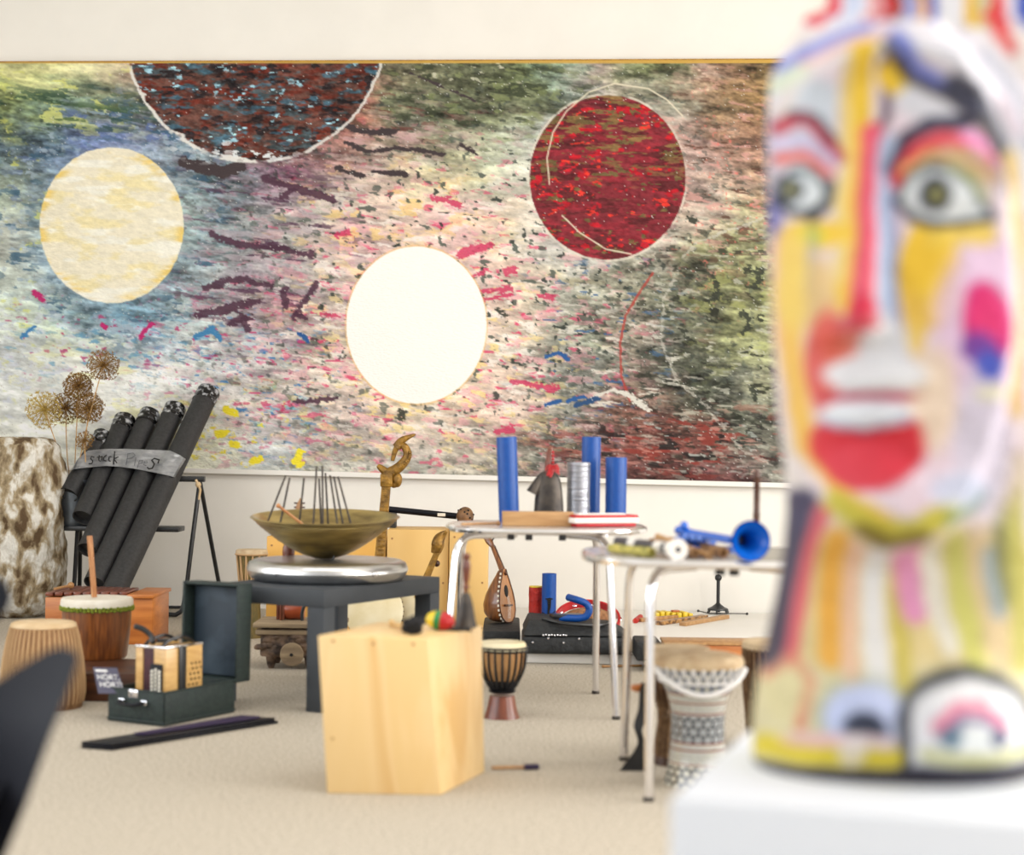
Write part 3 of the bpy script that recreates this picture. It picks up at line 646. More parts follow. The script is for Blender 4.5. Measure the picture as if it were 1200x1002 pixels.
# booklet
bq = [D(109,782,6.5), D(137,783,6.5), D(149,811,6.5), D(118,811,6.5)]
for q_ in bq[2:]: q_.y -= .04
bkr = root('leaflet', tuple((bq[2]+bq[3])/2), 'violet-grey leaflet with white lettering stuck in the corner of the open case', 'leaflet')
MB().prism(bq, (0,.006,0)).build('card', 'card_violet', bkr, 0)
def text_on(txt, name, m, parent, org, ex, ey, size, ext=.0006):
    cu = bpy.data.curves.new('t', 'FONT'); cu.body = txt; cu.size = 1.0; cu.extrude = 0; cu.offset = .012
    to = bpy.data.objects.new('t', cu); COL.objects.link(to); bpy.context.view_layer.update()
    me = bpy.data.meshes.new_from_object(to.evaluated_get(bpy.context.evaluated_depsgraph_get()))
    bpy.data.objects.remove(to); bpy.data.curves.remove(cu)
    ex, ey = Vector(ex).normalized(), Vector(ey).normalized(); nz_ = ex.cross(ey)
    inv = MW[parent.name].inverted()
    for v in me.vertices: v.co = inv @ (Vector(org) + ex*v.co.x*size + ey*v.co.y*size + nz_*ext)
    me.materials.clear(); me.materials.append(MAT[m]); me.name = name
    o = bpy.data.objects.new(name, me); COL.objects.link(o); o.parent = parent; MW[o.name] = MW[parent.name]; return o
ex = bq[1]-bq[0]; ey = bq[0]-bq[3]
def bp(u, v): return bq[0].lerp(bq[1], u).lerp(bq[3].lerp(bq[2], u), v)
text_on('HÖRT,', 'title', 'print_white', bkr, bp(.08,.46), ex, ey, .029, .002); text_on('HÖRT!', 'title', 'print_white', bkr, bp(.12,.74), ex, ey, .029, .002)
MB().prism([bp(.06,.08), bp(.55,.08), bp(.58,.16), bp(.09,.16)], (0,-.002,0)).build('header_line', 'print_white', bkr, 0)

# flat black slats on the carpet
P, Q, R_ = G(95,877), G(131,880), G(326,848)
u_ = (Q-P); v_ = (R_-Q)
o1 = MB().hexa([P+Vector((0,0,.0)), Q, Q+v_, P+v_], [p+Vector((0,0,.011)) for p in (P, Q, Q+v_, P+v_)], .002).build('flat_board', 'black_lacquer'); rebase(o1, (P+Q+v_)/2); tag(o1, 'lower of two long flat black boards on the carpet', 'board', 'black boards on the carpet')
z = Vector((0,0,.0125)); w_ = [P+z+v_*.0, Q+z-v_*.0, Q+v_*.985+z-u_*.03, P+v_*.97+z]
o2 = MB().hexa(w_, [p+Vector((0,0,.011)) for p in w_], .002).build('flat_board', 'black_lacquer'); rebase(o2, (P+Q+v_)/2+z); tag(o2, 'upper of two long flat black boards on the carpet', 'board', 'black boards on the carpet')
z = Vector((0,0,.0245)); w_ = [P+v_*.25+z+u_*.25, P+v_*.25+z+u_*.6, P+v_*.93+u_*.75+z, P+v_*.93+u_*.1+z]
o3 = MB().hexa(w_, [p+Vector((0,0,.008)) for p in w_], .002).build('cloth_strip', 'purple_cloth'); rebase(o3, P+v_*.5+z); tag(o3, 'dark purple cloth strip lying along the black boards', 'cloth')

# ------------------------------------------------------------ grey bench
Nn = G(378, 836); Nn.z = 0; a = math.radians(62); VR = Vector((math.cos(a), math.sin(a), 0)); VL = Vector((math.cos(a+PI/2), math.sin(a+PI/2), 0))
LR, LL, ZB = .90, .56, .482
bn = root('side_bench', tuple(Nn + VR*LR/2 + VL*LL/2), 'square-legged slate grey low table under the brass bowl', 'table', rz=a)
def bpt(r, l, z): return Nn + VR*r + VL*l + Vector((0,0,z))
MB().box(bpt(LR/2, LL/2, ZB-.034), (LR, LL, .068), a, .003).build('table_top', 'bench_grey', bn)
for r, l in ((.04,.04),(LR-.04,.04),(.04,LL-.04),(LR-.04,LL-.04)):
    MB().box(bpt(r, l, (ZB-.068)/2), (.08,.08,ZB-.068), a, .003).build('leg', 'bench_grey', bn)
tz = bpt(.004,.42,ZB); MB().box(tz+Vector((0,0,-.012)), (.018,.024,.034), a, .002).build('tag', 'white_plastic', bn)

# steel tin and waterphone bowl
s_ = 275.0; tc_ = D(384, 672, F/s_); tc_.z = ZB
tn = root('steel_tin', tuple(tc_), 'round flat steel tin lying on the grey low table under the brass bowl', 'tin')
MB().lathe([(0,0),(.30,0),(.325,.012),(.338,.034),(.339,.040)], tc_, 72, cap=False).build('tin_base', 'steel_tin', tn)
MB().lathe([(.339,.040),(.342,.043),(.341,.056),(.332,.076),(.312,.086),(.29,.087),(.24,.0865),(.12,.088),(0,.090)], tc_, 72, cap=False).build('tin_lid', 'steel_tin', tn)
for px in (317, 452):
    q = D(px, 675, F/s_-.32); ang_ = math.atan2(q.y-tc_.y, q.x-tc_.x); d_ = Vector((math.cos(ang_), math.sin(ang_), 0)); MB().ball(tc_+d_*.342+Vector((0,0,.045)), .012, n=12, m=8).build('clasp', 'chrome', tn)
bc_ = tc_ + Vector((-.012, 0, .0915))
wp = root('brass_bowl', tuple(bc_), 'wide brass bowl with thin metal rods standing up in it', 'instrument')
zr = zat(606, 380, s_) - bc_.z
pr = [(0,0),(.05,.003),(.10,.018),(.15,.042),(.20,.072),(.245,.103),(.28,.13),(.302,.15),(.312,.158)]
k_ = zr/.158; out = [(r, z*k_) for r, z in pr]; inn = [(max(r-.004,0), z*k_+.004) for r, z in pr][::-1]
fine = []
for (r0,z0),(r1,z1) in zip(out[:-1], out[1:]):
    for k in range(6): t_q = k/6; fine.append((r0+(r1-r0)*t_q+.0012*math.sin((z0+(z1-z0)*t_q)*420)*min(1, r0*10), z0+(z1-z0)*t_q))
fine.append(out[-1]); mb = MB().lathe(fine+[(.318, zr+.002),(.312,zr+.006)]+inn, bc_, 72, cap=False)
Rb = Matrix.Translation(bc_) @ Matrix.Rotation(math.radians(3.6), 4, 'X') @ Matrix.Translation(-bc_)
for v in mb.v: v[:] = Rb @ v
mb.build('bowl', 'brass', wp)
for x, y, x2, y2 in [(240,250,160,455),(258,258,218,450),(320,260,300,450),(375,210,360,465),(385,262,395,465),(400,208,402,465),(413,238,425,465),(433,248,465,460),(450,255,490,465),(468,255,525,465)]:
    Y = F/s_ + random.uniform(-.06,.06); T = D(270+x/3.71, 490+y/3.71, Y); Bt = D(270+x2/3.71, 490+y2/3.71, Y); e = Bt
    for _ in range(60):
        rr = math.hypot(e.x-bc_.x, e.y-bc_.y)
        if e.z - bc_.z < rad_at([(z, r) for r, z in out], rr)+.004: break
        e = e + (Bt-T).normalized()*.004
    MB().tube([T, e], .0042, 8).build('rod', 'iron', wp)
a, b = D(270+200/3.71, 490+375/3.71, F/s_-.08), D(270+325/3.71, 490+470/3.71, F/s_-.02)
bt = root('wooden_beater', tuple(b), 'thin wooden beater resting over the left rim of the brass bowl', 'beater'); dd = (b-a).normalized()
MB().tube([a+dd*.02, b+dd*.02], .006, 8).build('shaft', 'light_stick', bt); MB().ball(a+dd*.01, .010, n=10, m=8).build('beater_head', 'light_stick', bt)
hk = tc_+Vector((.0,-.06,.092)); q = D(386,655,F/s_-.1)
o = MB().tube(spline([q+Vector((.02,0,.012)), q+Vector((.012,0,-.004)), q+Vector((-.01,0,-.008)), q+Vector((-.04,0,-.012))],4), .004, 8).build('wire_hook', 'black_steel', wp)

# ------------------------------------------------------------ plywood boxes behind
def ply(px0, px1, ptop, Y0, m, lb, dy=.42):
    s = F/Y0; x0 = D(px0, 650, Y0).x; x1 = D(px1, 650, Y0).x; zt = zat(ptop, (px0+px1)/2, s); c = Vector(((x0+x1)/2, Y0+dy/2, 0))
    r = root('plywood_box', tuple(c), lb, 'box', 'plywood boxes at the wall')
    MB().box(c+Vector((0,0,zt/2)), (x1-x0-.004, dy, zt), bev=.004).build('box_body', m, r)
    b = MB()
    for dx in (-1,1):
        for zz in (.05, zt*.5, zt-.05): MB().lathe([(0,-.0),(.006,0),(.006,.003),(0,.003)], c+Vector((dx*((x1-x0)/2-.03), -dy/2-.002, zz)), 10, (0,1,0)).build('screw_head', 'tan_wood', r)
    return zt
z1 = ply(312, 391, 629, 9.50, 'panel_yellow', 'yellow plywood box seen under the left end of the grey table')
ply(391, 452, 629, 9.50, 'panel_yellow', 'yellow plywood box right behind the brass bowl')
zB = ply(453, 526, 621, 9.50, 'panel_pale', 'pale plywood box behind the lute with the carved bird')
zC = ply(526, 572, 619, 9.46, 'panel_pale', 'narrow pale plywood box beside the mandolin')

# carved lutes
def carved(mb, pts, r, n=10, k=4): return mb.tube(spline(pts, k), r, n)
YL = 9.10
def c3(x, y, Y=YL, dy=0): return D(270+x/3.71, 490+y/3.71, Y+dy)
disc = D(438, 716, 8.85); s_ = F/8.85
lu = root('carved_lute', tuple(Vector((disc.x, disc.y, 0))), 'tall lute with a carved bird head scroll and round skin body, leaning behind the bench', 'instrument')
nT = c3(680, 240); nB = D(441, 700, 8.98); nk = MB()
def bar(mb, A, B, w0, w1, th):
    n = 10
    rings = []
    for i in range(n+1):
        p = A.lerp(B, i/n); w = w0+(w1-w0)*i/n; rings.append([p+Vector((-w/2,-th/2,0)), p+Vector((w/2,-th/2,0)), p+Vector((w/2,th/2,0)), p+Vector((-w/2,th/2,0))])
    return mb.ring(rings)
bar(nk, c3(680,270), nB, .046, .056, .04)
for i in range(26):
    p = c3(680,290).lerp(nB, i/26); nk.box(p+Vector((0,-.021,0)), (.036,.008,.012 if i%2 else .02), bev=.002)
nk.build('neck', 'bronze_paint', lu)
hb = MB().box((c3(655,245)+c3(705,295))/2, (.066,.07,.072), bev=.008)
carved(hb, [c3(690,250), c3(668,228), c3(640,205)], [.03,.028,.026,.024,.022,.02,.018,.014,.010][:9])
carved(hb, [c3(680,245), c3(722,222), c3(752,195), c3(770,160), c3(758,125), c3(735,118), c3(718,138), c3(708,170), c3(705,186)], [.032-.0007*i for i in range(33)])
carved(hb, [c3(722,128), c3(745,98), c3(775,82), c3(805,70)], [.026,.025,.024,.023,.021,.019,.017,.015,.013,.011,.009,.006,.003])
hb.ball(c3(725,268), .034, (.8,.8,1.2)); hb.ball(c3(712,288), .02)
for i in range(10):
    q = spline([c3(735,215), c3(765,190), c3(783,160), c3(770,118)], 4)[i]; hb.ball(q+Vector((0,-.02,0)), .010, n=8, m=6)
hb.build('bird_head_scroll', 'bronze_paint', lu)
ax = (Vector((0,-1,.12))).normalized(); R0 = .150
MB().lathe([(0,-.10),(.08,-.095),(.125,-.06),(R0,-.0),(R0,.006)], disc, 44, ax, cap=False).build('body', 'gourd_brown', lu)
MB().lathe([(R0+.003,-.012),(R0+.003,.004),(R0-.006,.010),(0,.012)], disc, 44, ax, cap=False).build('skin_face', 'skin_cream', lu)
bsm = MB()
for k in range(40):
    t_a = 2*PI*k/40; u, v = frame(ax); bsm.ball(disc+(u*math.cos(t_a)+v*math.sin(t_a))*(R0+.003)-ax*.008, .005, n=6, m=4)
bsm.build('stud_ring', 'dark_wood', lu)

YS = 9.15
l2 = root('carved_lute', tuple(Vector((D(487,718,8.95).x, 8.95, 0))), 'smaller carved wooden lute with a pale skin body behind the right bench leg', 'instrument')
c4 = lambda x, y: c3(x, y, YS)
nk = MB(); bar(nk, c4(900,580), D(490,700,8.98), .034, .044, .035)
for i in range(14):
    p = c4(898,590).lerp(D(490,700,8.98), i/14); nk.box(p+Vector((0,-.018,0)), (.026,.008,.014), bev=.002)
nk.build('neck', 'bronze_paint', l2)
hb = MB(); carved(hb, [c4(890,590), c4(900,560), c4(905,530), c4(918,505), c4(938,489)], [.024,.026,.03,.032,.034,.036,.036,.034,.032,.03,.027,.022,.017,.013,.009,.006,.004]); carved(hb, [c4(900,575), c4(918,550), c4(925,525), c4(938,492)], .010)
hb.build('headstock', 'bronze_paint', l2)
MB().ball(c4(897,632), .018, n=10, m=8).tube([c4(880,632), c4(897,632)], .007).build('tuning_peg', 'dark_wood', l2)
bdy = D(487, 720, 8.98); R3 = Matrix.Rotation(math.radians(-28), 3, 'Y')
MB().ball(bdy+Vector((0,.04,0)), .13, (.62,.45,1.0), 28, 16, R3).build('body', 'gourd_brown', l2)
MB().ball(bdy+Vector((0,.0,0)), .122, (.62,.18,1.0), 28, 16, R3).build('skin_face', 'skin_cream', l2)

# black stick with gourd on the boxes
a, b = D(455, 603, 9.72), D(535, 610, 9.72); zt_ = zB; g_ = D(545, 608, 9.70)
gr = .055; g_.z = zC+gr; b.z = g_.z; a.z = g_.z+.035
gs = root('gourd_rattle', tuple(Vector((g_.x, g_.y, zC))), 'long black stick with a speckled brown gourd end lying on the pale boxes', 'instrument')
MB().tube([a, b], .018, 12).build('stick', 'black_lacquer', gs); MB().ball(g_, gr, (.9,1,1)).build('gourd', 'gourd_brown', gs)
mm = a.lerp(b,.78); MB().box(mm+Vector((0,-.018,0)), (.045,.006,.018), bev=.002).build('inlay', 'skin_white', gs)
hh = MB(); 
for k in range(14):
    t_a = random.uniform(0, 2*PI); u_a = random.uniform(-1,1); q = Vector((math.cos(t_a)*.8, -abs(math.sin(t_a)), u_a)).normalized(); hh.ball(g_+Vector((q.x*.9*gr, q.y*gr, q.z*gr)), .006, n=6, m=4)
hh.build('spots', 'hole_black', gs)
bl_ = Vector((a.x+.02, a.y, zB)); o = MB().box(bl_+Vector((0,0,(a.z-.018-zB)/2)), (.05,.06,a.z-.018-zB), bev=.004).box(bl_+Vector((0,.05,.055)), (.05,.03,.11), bev=.004).build('support_block', 'black_tube', gs)

# small rope drum behind tin
dp = D(295, 645, 9.3); ht = zat(645, 295, F/9.3); dp = Vector((dp.x, 9.3, 0))
dr = root('tall_rope_drum', tuple(dp), 'slim green-brown roped drum with a golden rim behind the tin', 'drum')
pl = [(.082,ht),(.078,ht-.03),(.066,ht-.15),(.05,ht-.3),(.06,0)]
MB().lathe([(0,ht)]+pl+[(0,0)], dp, 32).build('shell', 'drum_green', dr)
MB().lathe([(0,ht+.006),(.080,ht+.006),(.086,ht),(.088,ht-.02),(.084,ht-.026)], dp, 32, cap=False).build('drumhead', 'skin_tan', dr)
mb = MB(); cords(mb, dp, pl, ht-.02, ht-.28, 14, .004, .35, 5, .004); mb.lathe([(.087,ht-.016),(.093,ht-.02),(.087,ht-.026)], dp, 32, cap=False); mb.build('lacing', 'cord_tan', dr)

# lute behind the bowl, lying body under the table : pegbox, neck
hp = c3(300, 380, 7.6)
# ------------------------------------------------------------ old machine under the bench with a little drum on top
mg = G(340, 786); sM = F/mg.y; zM = zat(731, 340, sM)
mc = root('weathered_machine', tuple(mg+Vector((.02,.16,0))), 'weathered brown wooden machine with a metal disc on the floor under the grey table', 'machine')
c = mg+Vector((.03,.18,0)); wM = .36
mb = MB().box(c+Vector((0,0,zM*.55)), (wM, .26, zM*.62), bev=.01)
for k in range(26):
    mb.ball(c+Vector((random.uniform(-wM/2,wM/2), -.13, random.uniform(zM*.3,zM*.82))), random.uniform(.012,.028), (1.4,.5,.7), 10, 6)
mb.displace(.008, 14).build('carved_body', 'machine_brown', mc)
mb = MB(); 
for k, zz in enumerate((zM-.012, zM-.045)): mb.box(c+Vector((0,0,zz)), (wM+.06-.02*k, .32-.03*k, .022), bev=.004)
mb.build('plank_top', 'weathered', mc)
dq = D(342, 767, mg.y+.03); MB().lathe([(0,-.02),(.052,-.02),(.056,0),(.052,.012),(.02,.014),(0,.014)], dq, 32, (0,-1,0)).build('disc', 'weathered', mc)
MB().lathe([(0,0),(.008,0),(.008,.004),(0,.004)], dq+Vector((0,-.016,0)), 12, (0,-1,0)).build('axle_hole', 'hole_black', mc)
for dx, dy in ((-.13,-.1),(.05,-.1),(-.13,.1),(.13,.1)): MB().lathe([(0,0),(.012,0),(.02,.02),(.026,.06),(0,.06)], c+Vector((dx,dy,0)), 14).build('foot', 'machine_brown', mc)
dA = D(334, 717, mg.y+.2); dB = D(357, 717, mg.y+.2); rr = .048; dA.z = dB.z = zM+.0+rr
td = root('terracotta_drum', tuple(Vector(((dA.x+dB.x)/2, dA.y, zM))), 'glossy orange-brown pot drum lying on its side on the weathered machine', 'drum')
ax = (dB-dA).normalized(); Ld = (dB-dA).length
MB().lathe([(0,0),(rr*.9,0),(rr,.01),(rr,Ld-.01),(rr*.92,Ld),(0,Ld)], dA, 32, ax).build('shell', 'terracotta', td)
mb = MB(); 
for k in range(3): mb.box(dA+Vector((-.030+.014*k,-.02,.012-.006*(k==1))), (.011,.05,.115), bev=.002)
mb.box(dA+Vector((-.016,-.02,.05)), (.05,.03,.016), bev=.003); mb.build('wooden_frame', 'red_wood', td)
qa = D(354, 731, mg.y+.1); qa.z = zM+.004
o = MB().tube(spline([qa, qa+Vector((.0,0,.04)), qa+Vector((.012,0,.075)), qa+Vector((.04,0,.09)), qa+Vector((.09,0,.095))], 5), .008, 10).build('bent_rod', 'black_steel'); rebase(o, qa); tag(o, 'bent black rod standing beside the orange-brown pot drum', 'rod')
# fiddle seen over and under the bowl
ft, fb_ = D(352, 584, 7.75), D(338, 652, 7.60); Yf = 7.7
fx_ = D(345, 655, 7.74); 
fd = root('long_neck_fiddle', tuple(Vector((fx_.x, fx_.y, ZB+.092))), 'dark red fiddle with a pegged headstock poking up behind the brass bowl', 'instrument')
fb2 = Vector((D(338,656,7.52).x, 7.52, tc_.z+.10))
nk = MB(); bar(nk, D(350,600,7.62), fb2+Vector((0,0,.03)), .018, .03, .02); nk.build('neck', 'tan_wood', fd)
hb = MB().tube([D(349,603,7.62), D(351,592,7.62), D(353,584,7.62)], [.016,.014,.006], 8)
hb.build('headstock', 'tan_wood', fd)
for yy in (590, 595, 600):
    for sg in (-1,1): p = D(351, yy, 7.62); MB().tube([p, p+Vector((.024*sg,0,.002))], .004, 6).build('tuning_peg', 'dark_wood', fd)
MB().ball(fb2+Vector((0,0,.0)), .05, (.55,.4,1.0)).build('body', 'red_wood', fd)
# ------------------------------------------------------------ cajon and what lies on it
b0, b1, b2 = G(383,930), G(517,932), G(568,905); b3 = b0+(b2-b1)
def atz(px, py, q):                                    # point over q at image row py
    return Vector((q.x, q.y, zat(py, px, F/q.y)))
t0 = D(372,742,b0.y); t1 = D(502,752,b1.y); t2 = D(565,733,b2.y); t3 = t0+(t2-t1)
zt_ = (t0.z+t1.z+t2.z)/3
for t_ in (t0,t1,t2): t_.z = t_.z*.3 + zt_*.7
t3 = t0+(t2-t1)
cj = root('cajon', tuple((b0+b2)/2), 'pale birch plywood box drum standing alone in the middle of the carpet', 'drum')
MB().hexa([b0,b1,b2,b3], [t0,t1,t2,t3], .004).build('box_body', 'birch_ply', cj)
for q in ((.14,.97),(.5,.96),(.86,.965),(.08,.35)):
    A = b0.lerp(b1, q[0]); Bq = t0.lerp(t1, q[0]); p = A.lerp(Bq, q[1]); MB().lathe([(0,-.0),(.005,0),(.005,.002),(0,.002)], p+Vector((0,-.002,0)), 10, (0,1,0)).build('screw_head', 'oak_block', cj)
def top(u, v, h=0.0): return t0 + (t1-t0)*u + (t3-t0)*v + Vector((0,0,h))
hb_ = root('hand_bell', tuple(top(.93,.80)), 'dark conical hand bell with a turned wooden handle on the birch box', 'bell')
q = D(540, 727, 5.72); q.z = zt_; q = top(.93,.82,0.003); S_ = F/q.y
kx = q.x
MB().lathe([(.036,0),(.036,.006),(.032,.02),(.022,.075),(.015,.10),(.011,.108),(0,.112)], q, 28).build('bell_body', 'iron', hb_)
MB().lathe([(0,.108),(.006,.108),(.006,.12),(.013,.128),(.006,.136),(.010,.15),(.013,.18),(.014,.20),(.009,.215),(.014,.225),(.008,.236),(0,.238)], q, 20).build('handle', 'red_wood', hb_)
mr = root('maraca', tuple(top(.80,.55)), 'small egg-shaped rattle with yellow, green and red stripes on the birch box', 'maraca')
e = top(.80,.60,.030); dx = Vector((.93,-.2,-.12)).normalized(); u, v = frame(dx)
def egg(z0, z1, nm, m):
    pr = []
    for i in range(9):
        z = z0+(z1-z0)*i/8; r = .031*math.sqrt(max(0, 1-(z/.048)**2)); pr.append((r, z))
    MB().lathe(pr, e, 24, dx).build(nm, m, mr)
egg(-.0479,-.016,'yellow_stripe','paint_yellow'); egg(-.0158,.004,'green_stripe','paint_green'); egg(.0042,.0479,'red_stripe','paint_red')
MB().tube([e+dx*.04+Vector((-.05,0,-.018)), e+dx*.10+Vector((0,0,-.012))], .007, 8).build('handle', 'black_leather', mr)
yb = root('yarn_mallet', tuple(top(.66,.32)), 'mallet with fluffy black yarn head and pale wooden stick on the birch box', 'mallet')
c = top(.72,.26,.032); mb = MB()
for k in range(16): mb.ball(c+Vector((random.uniform(-.028,.028), random.uniform(-.02,.02), random.uniform(-.018,.014))), random.uniform(.012,.018), n=10, m=7)
mb.displace(.006, 60).build('yarn_head', 'yarn_black', yb)
MB().tube([c+Vector((-.01,.02,-.018)), top(.28,.72,.012)], .008, 8).ball(top(.28,.72,.012), .011).build('stick', 'accordion_wood', yb)

a, b = G(562,900,.009), G(614,899,.009); d = (b-a).normalized()
fm = root('floor_mallet', tuple(a), 'thin wooden mallet with dark felt tip lying on the carpet by the birch box', 'mallet')
MB().tube([a+d*.04, b+d*.01], .0055, 8).build('shaft', 'tan_wood', fm); MB().lathe([(0,0),(.009,0),(.010,.006),(.010,.042),(.008,.05),(0,.05)], b, 16, d).build('felt_tip', 'purple_cloth', fm)

# ------------------------------------------------------------ goblet drums
def goblet(nm, px, pyb, S0, rows, label, shell, foot, skin, waist, cord, n=18, rc=.004, extra=None):
    q = D(px, pyb, F/S0); q.z = 0
    r = root(nm, tuple(q), label, 'drum')
    pl = [(rp/S0, max(zat(py, px, S0), 0)) for py, rp in rows]
    top_ = [p for p in pl if p[1] >= waist]; ft = [p for p in pl if p[1] <= waist]
    H = pl[0][1]
    MB().lathe([(0,H-.004)]+top_+[(0,top_[-1][1])], q, 44).build('bowl', shell, r)
    MB().lathe([(0,ft[0][1])]+ft+[(0,ft[-1][1])], q, 44).build('foot', foot, r)
    MB().lathe([(0,H+.006),(pl[0][0]*.97,H+.006),(pl[0][0]+.002,H),(pl[0][0]+.005,H-.02),(pl[0][0]+.002,H-.026)], q, 44, cap=False).build('drumhead', skin, r)
    return r, q, pl, H
r, q, pl, H = goblet('small_goblet_drum', 588, 848, 300, [(754,26.5),(766,27),(780,25.5),(792,21.5),(800,17),(805,14.5),(806,13.5),(815,14.5),(832,18),(848,21),(851,21)],
    'small goblet drum with black ropes on a red-brown foot behind the birch box', 'tan_wood', 'red_wood', 'skin_cream', .098, 'black')
mb = MB(); cords(mb, q, pl, H-.018, .125, 20, .0038, .12, 6, .004)
for zz in (H-.014, H-.026): rr = rad_at(pl, zz)+.004; mb.lathe([(rr,zz-.004),(rr+.006,zz),(rr,zz+.004)], q, 40, cap=False)
for k in range(5): zz = .104+.010*k; rr = rad_at(pl, zz)+.002; mb.lathe([(rr-.002,zz-.006),(rr+.008,zz),(rr-.002,zz+.006)], q, 40, cap=False)
mb.build('rope_lacing', 'black_leather', r)

# inlaid drum (vertex coloured mosaic)
DS = 370.0; q = D(817, 918, F/DS); q.z = 0
r = root('inlaid_goblet_drum', tuple(q), 'goblet drum with black and white mosaic bands and white ropes under the right table', 'drum')
rows = [(778,51),(792,47),(803,41),(815,35.5),(830,32),(850,31),(868,31.5),(885,33),(900,35.5),(912,38),(922,40),(927,40)]
pl = [(rp/DS, max(zat(py, 817, DS), 0)) for py, rp in rows]; pl[-1] = (pl[-1][0], 0.0)
Hh = pl[0][1]; N1, N2 = 260, 230
mb = MB(); ringz = [Hh*(1-i/N2) for i in range(N2+1)]
mb.ring([[Vector((q.x+math.cos(2*PI*k/N1)*rad_at(pl, z), q.y+math.sin(2*PI*k/N1)*rad_at(pl, z), z)) for k in range(N1)] for z in ringz])
o = mb.build('shell', 'painted_gloss', r)
cols = np.zeros((len(o.data.vertices), 3)); pos = np.zeros(len(o.data.vertices)*3); o.data.vertices.foreach_get('co', pos); pos = pos.reshape(-1,3)
th = np.arctan2(pos[:,1], pos[:,0])/(2*PI); z = pos[:,2]; row = 523+2.56+(1.06-z)*DS     # row in picture units of height
cream = np.array((206,204,190.)); dk = np.array((36,42,54.)); rd = np.array((120,70,66.)); gr = np.array((158,162,164.))
im = np.ones((len(z),3))*cream
def hexcell(u, v):                                     # distance to nearest centre of a hex grid
    best = np.full(u.shape, 9.)
    for du in (0, .5):
        uu = u-du; vv = v-du*1.732; a_ = uu-np.round(uu); b_ = (vv/1.732-np.round(vv/1.732))*1.732; best = np.minimum(best, np.hypot(a_, b_))
    return best
u = th*17; band = (row >= 835) & (row < 866); hh = hexcell(u, (row-835)/10.5); im[band] = np.where((hh[band] < .38)[:,None], gr*1.1, dk); im[band & (hh < .15)] = dk*1.3
band = (row >= 893) & (row < 930); hh = hexcell(th*20, (row-893)/9.0); im[band] = np.where((hh[band] < .36)[:,None], cream, dk)
for y0, y1 in ((812,818),(822,832),(869,874),(877,889)):
    band = (row >= y0) & (row < y1); im[band & ((th*90) % 1 < .32)] = dk*2.2
for yy in (810,820,833,867,875,891): im[np.abs(row-yy) < 1.1] = rd
band = (row < 808); hh = hexcell(th*24, row/9.0); im[band] = np.where((hh[band] < .36)[:,None], cream*.9, dk*2.2)
set_colors(o, to_lin(im)*.9)
MB().lathe([(0,Hh+.034),(.10,Hh+.035),(.132,Hh+.028),(.143,Hh+.012),(.141,Hh-.004),(.135,Hh-.008)], q, 48, cap=False).displace(.004, 26).build('drumhead', 'skin_tan', r)
mb = MB()
for k in range(28):
    a0 = 2*PI*k/28; 
    def P_(a, z): rr = rad_at(pl, z)+.005; return Vector((q.x+math.cos(a)*rr, q.y+math.sin(a)*rr, z))
    mb.tube([P_(a0, Hh-.002), P_(a0+.11, Hh-.05)], .003, 6); mb.tube([P_(a0+.225, Hh-.002), P_(a0+.11, Hh-.05)], .003, 6)
mb.tube([P_(2*PI*k/60, Hh-.050) for k in range(61)], .004, 6)
mb.build('white_lacing', 'white_rope', r)
mb = MB(); pts = []
for k in range(25):
    a0 = PI*(1.10) + PI*.82*k/24; zz = Hh-.010 - .075*math.sin(PI*k/24); rr = max(rad_at(pl, zz), .098)+.012; pts.append(Vector((q.x+math.cos(a0)*rr, q.y+math.sin(a0)*rr, zz)))
mb.tube(pts, .009, 8).build('carry_strap', 'white_rope', r)

r, q, pl, H = goblet('brown_goblet_drum', 793, 904, 348, [(760,37),(772,36),(790,33),(812,27),(826,22),(840,20),(870,24),(904,28),(908,28)],
    'dark brown corded goblet drum mostly hidden behind the mosaic drum', 'dark_wood', 'dark_wood', 'skin_tan', .16, 'x')
mb = MB(); cords(mb, q, pl, H-.02, .03, 24, .0035, .15, 9, .004); mb.build('rope_lacing', 'cord_brown', r)
st_ = [D(756,800,5.66), D(757,830,5.62), D(748,852,5.6), D(752,872,5.6), D(747,892,5.6), D(742,905,5.6)]
mb = MB(); sp = spline(st_, 5); n = len(sp); rings = []
for i, p in enumerate(sp):
    w_ = .014 + .026*(i/n)**2 + .010*math.sin(i/n*9); rings.append([p+Vector((-w_,-.003,0)), p+Vector((w_,-.006,0)), p+Vector((w_,.003,0)), p+Vector((-w_,.006,0))])
rings[-1] = [Vector((v.x, v.y, max(v.z,.004))) for v in rings[-1]]
mb.ring(rings).build('black_strap', 'black_leather', r)
MB().ball(D(748,806,5.66), .026, (1,.5,.55), 14, 8).displace(.006, 40).build('orange_pouch', 'orange_wood', r)

q = D(906, 893, F/330); q.z = 0; S_ = 330
r = root('corded_drum', tuple(q), 'tall straight brown corded drum beside the painted statue', 'drum')
Ht = zat(752, 906, S_); pl = [(36/S_,Ht),(35/S_,Ht*.6),(31/S_,Ht*.3),(29/S_,0)]
MB().lathe([(0,Ht-.004)]+pl+[(0,0)], q, 40).build('shell', 'dark_wood', r)
MB().lathe([(0,Ht+.006),(.10,Ht+.006),(.113,Ht-.002),(.115,Ht-.02),(.11,Ht-.026)], q, 40, cap=False).build('drumhead', 'skin_tan', r)
mb = MB(); cords(mb, q, pl, Ht-.02, .01, 34, .004, .12, 6, .004); mb.build('rope_lacing', 'cord_brown', r)

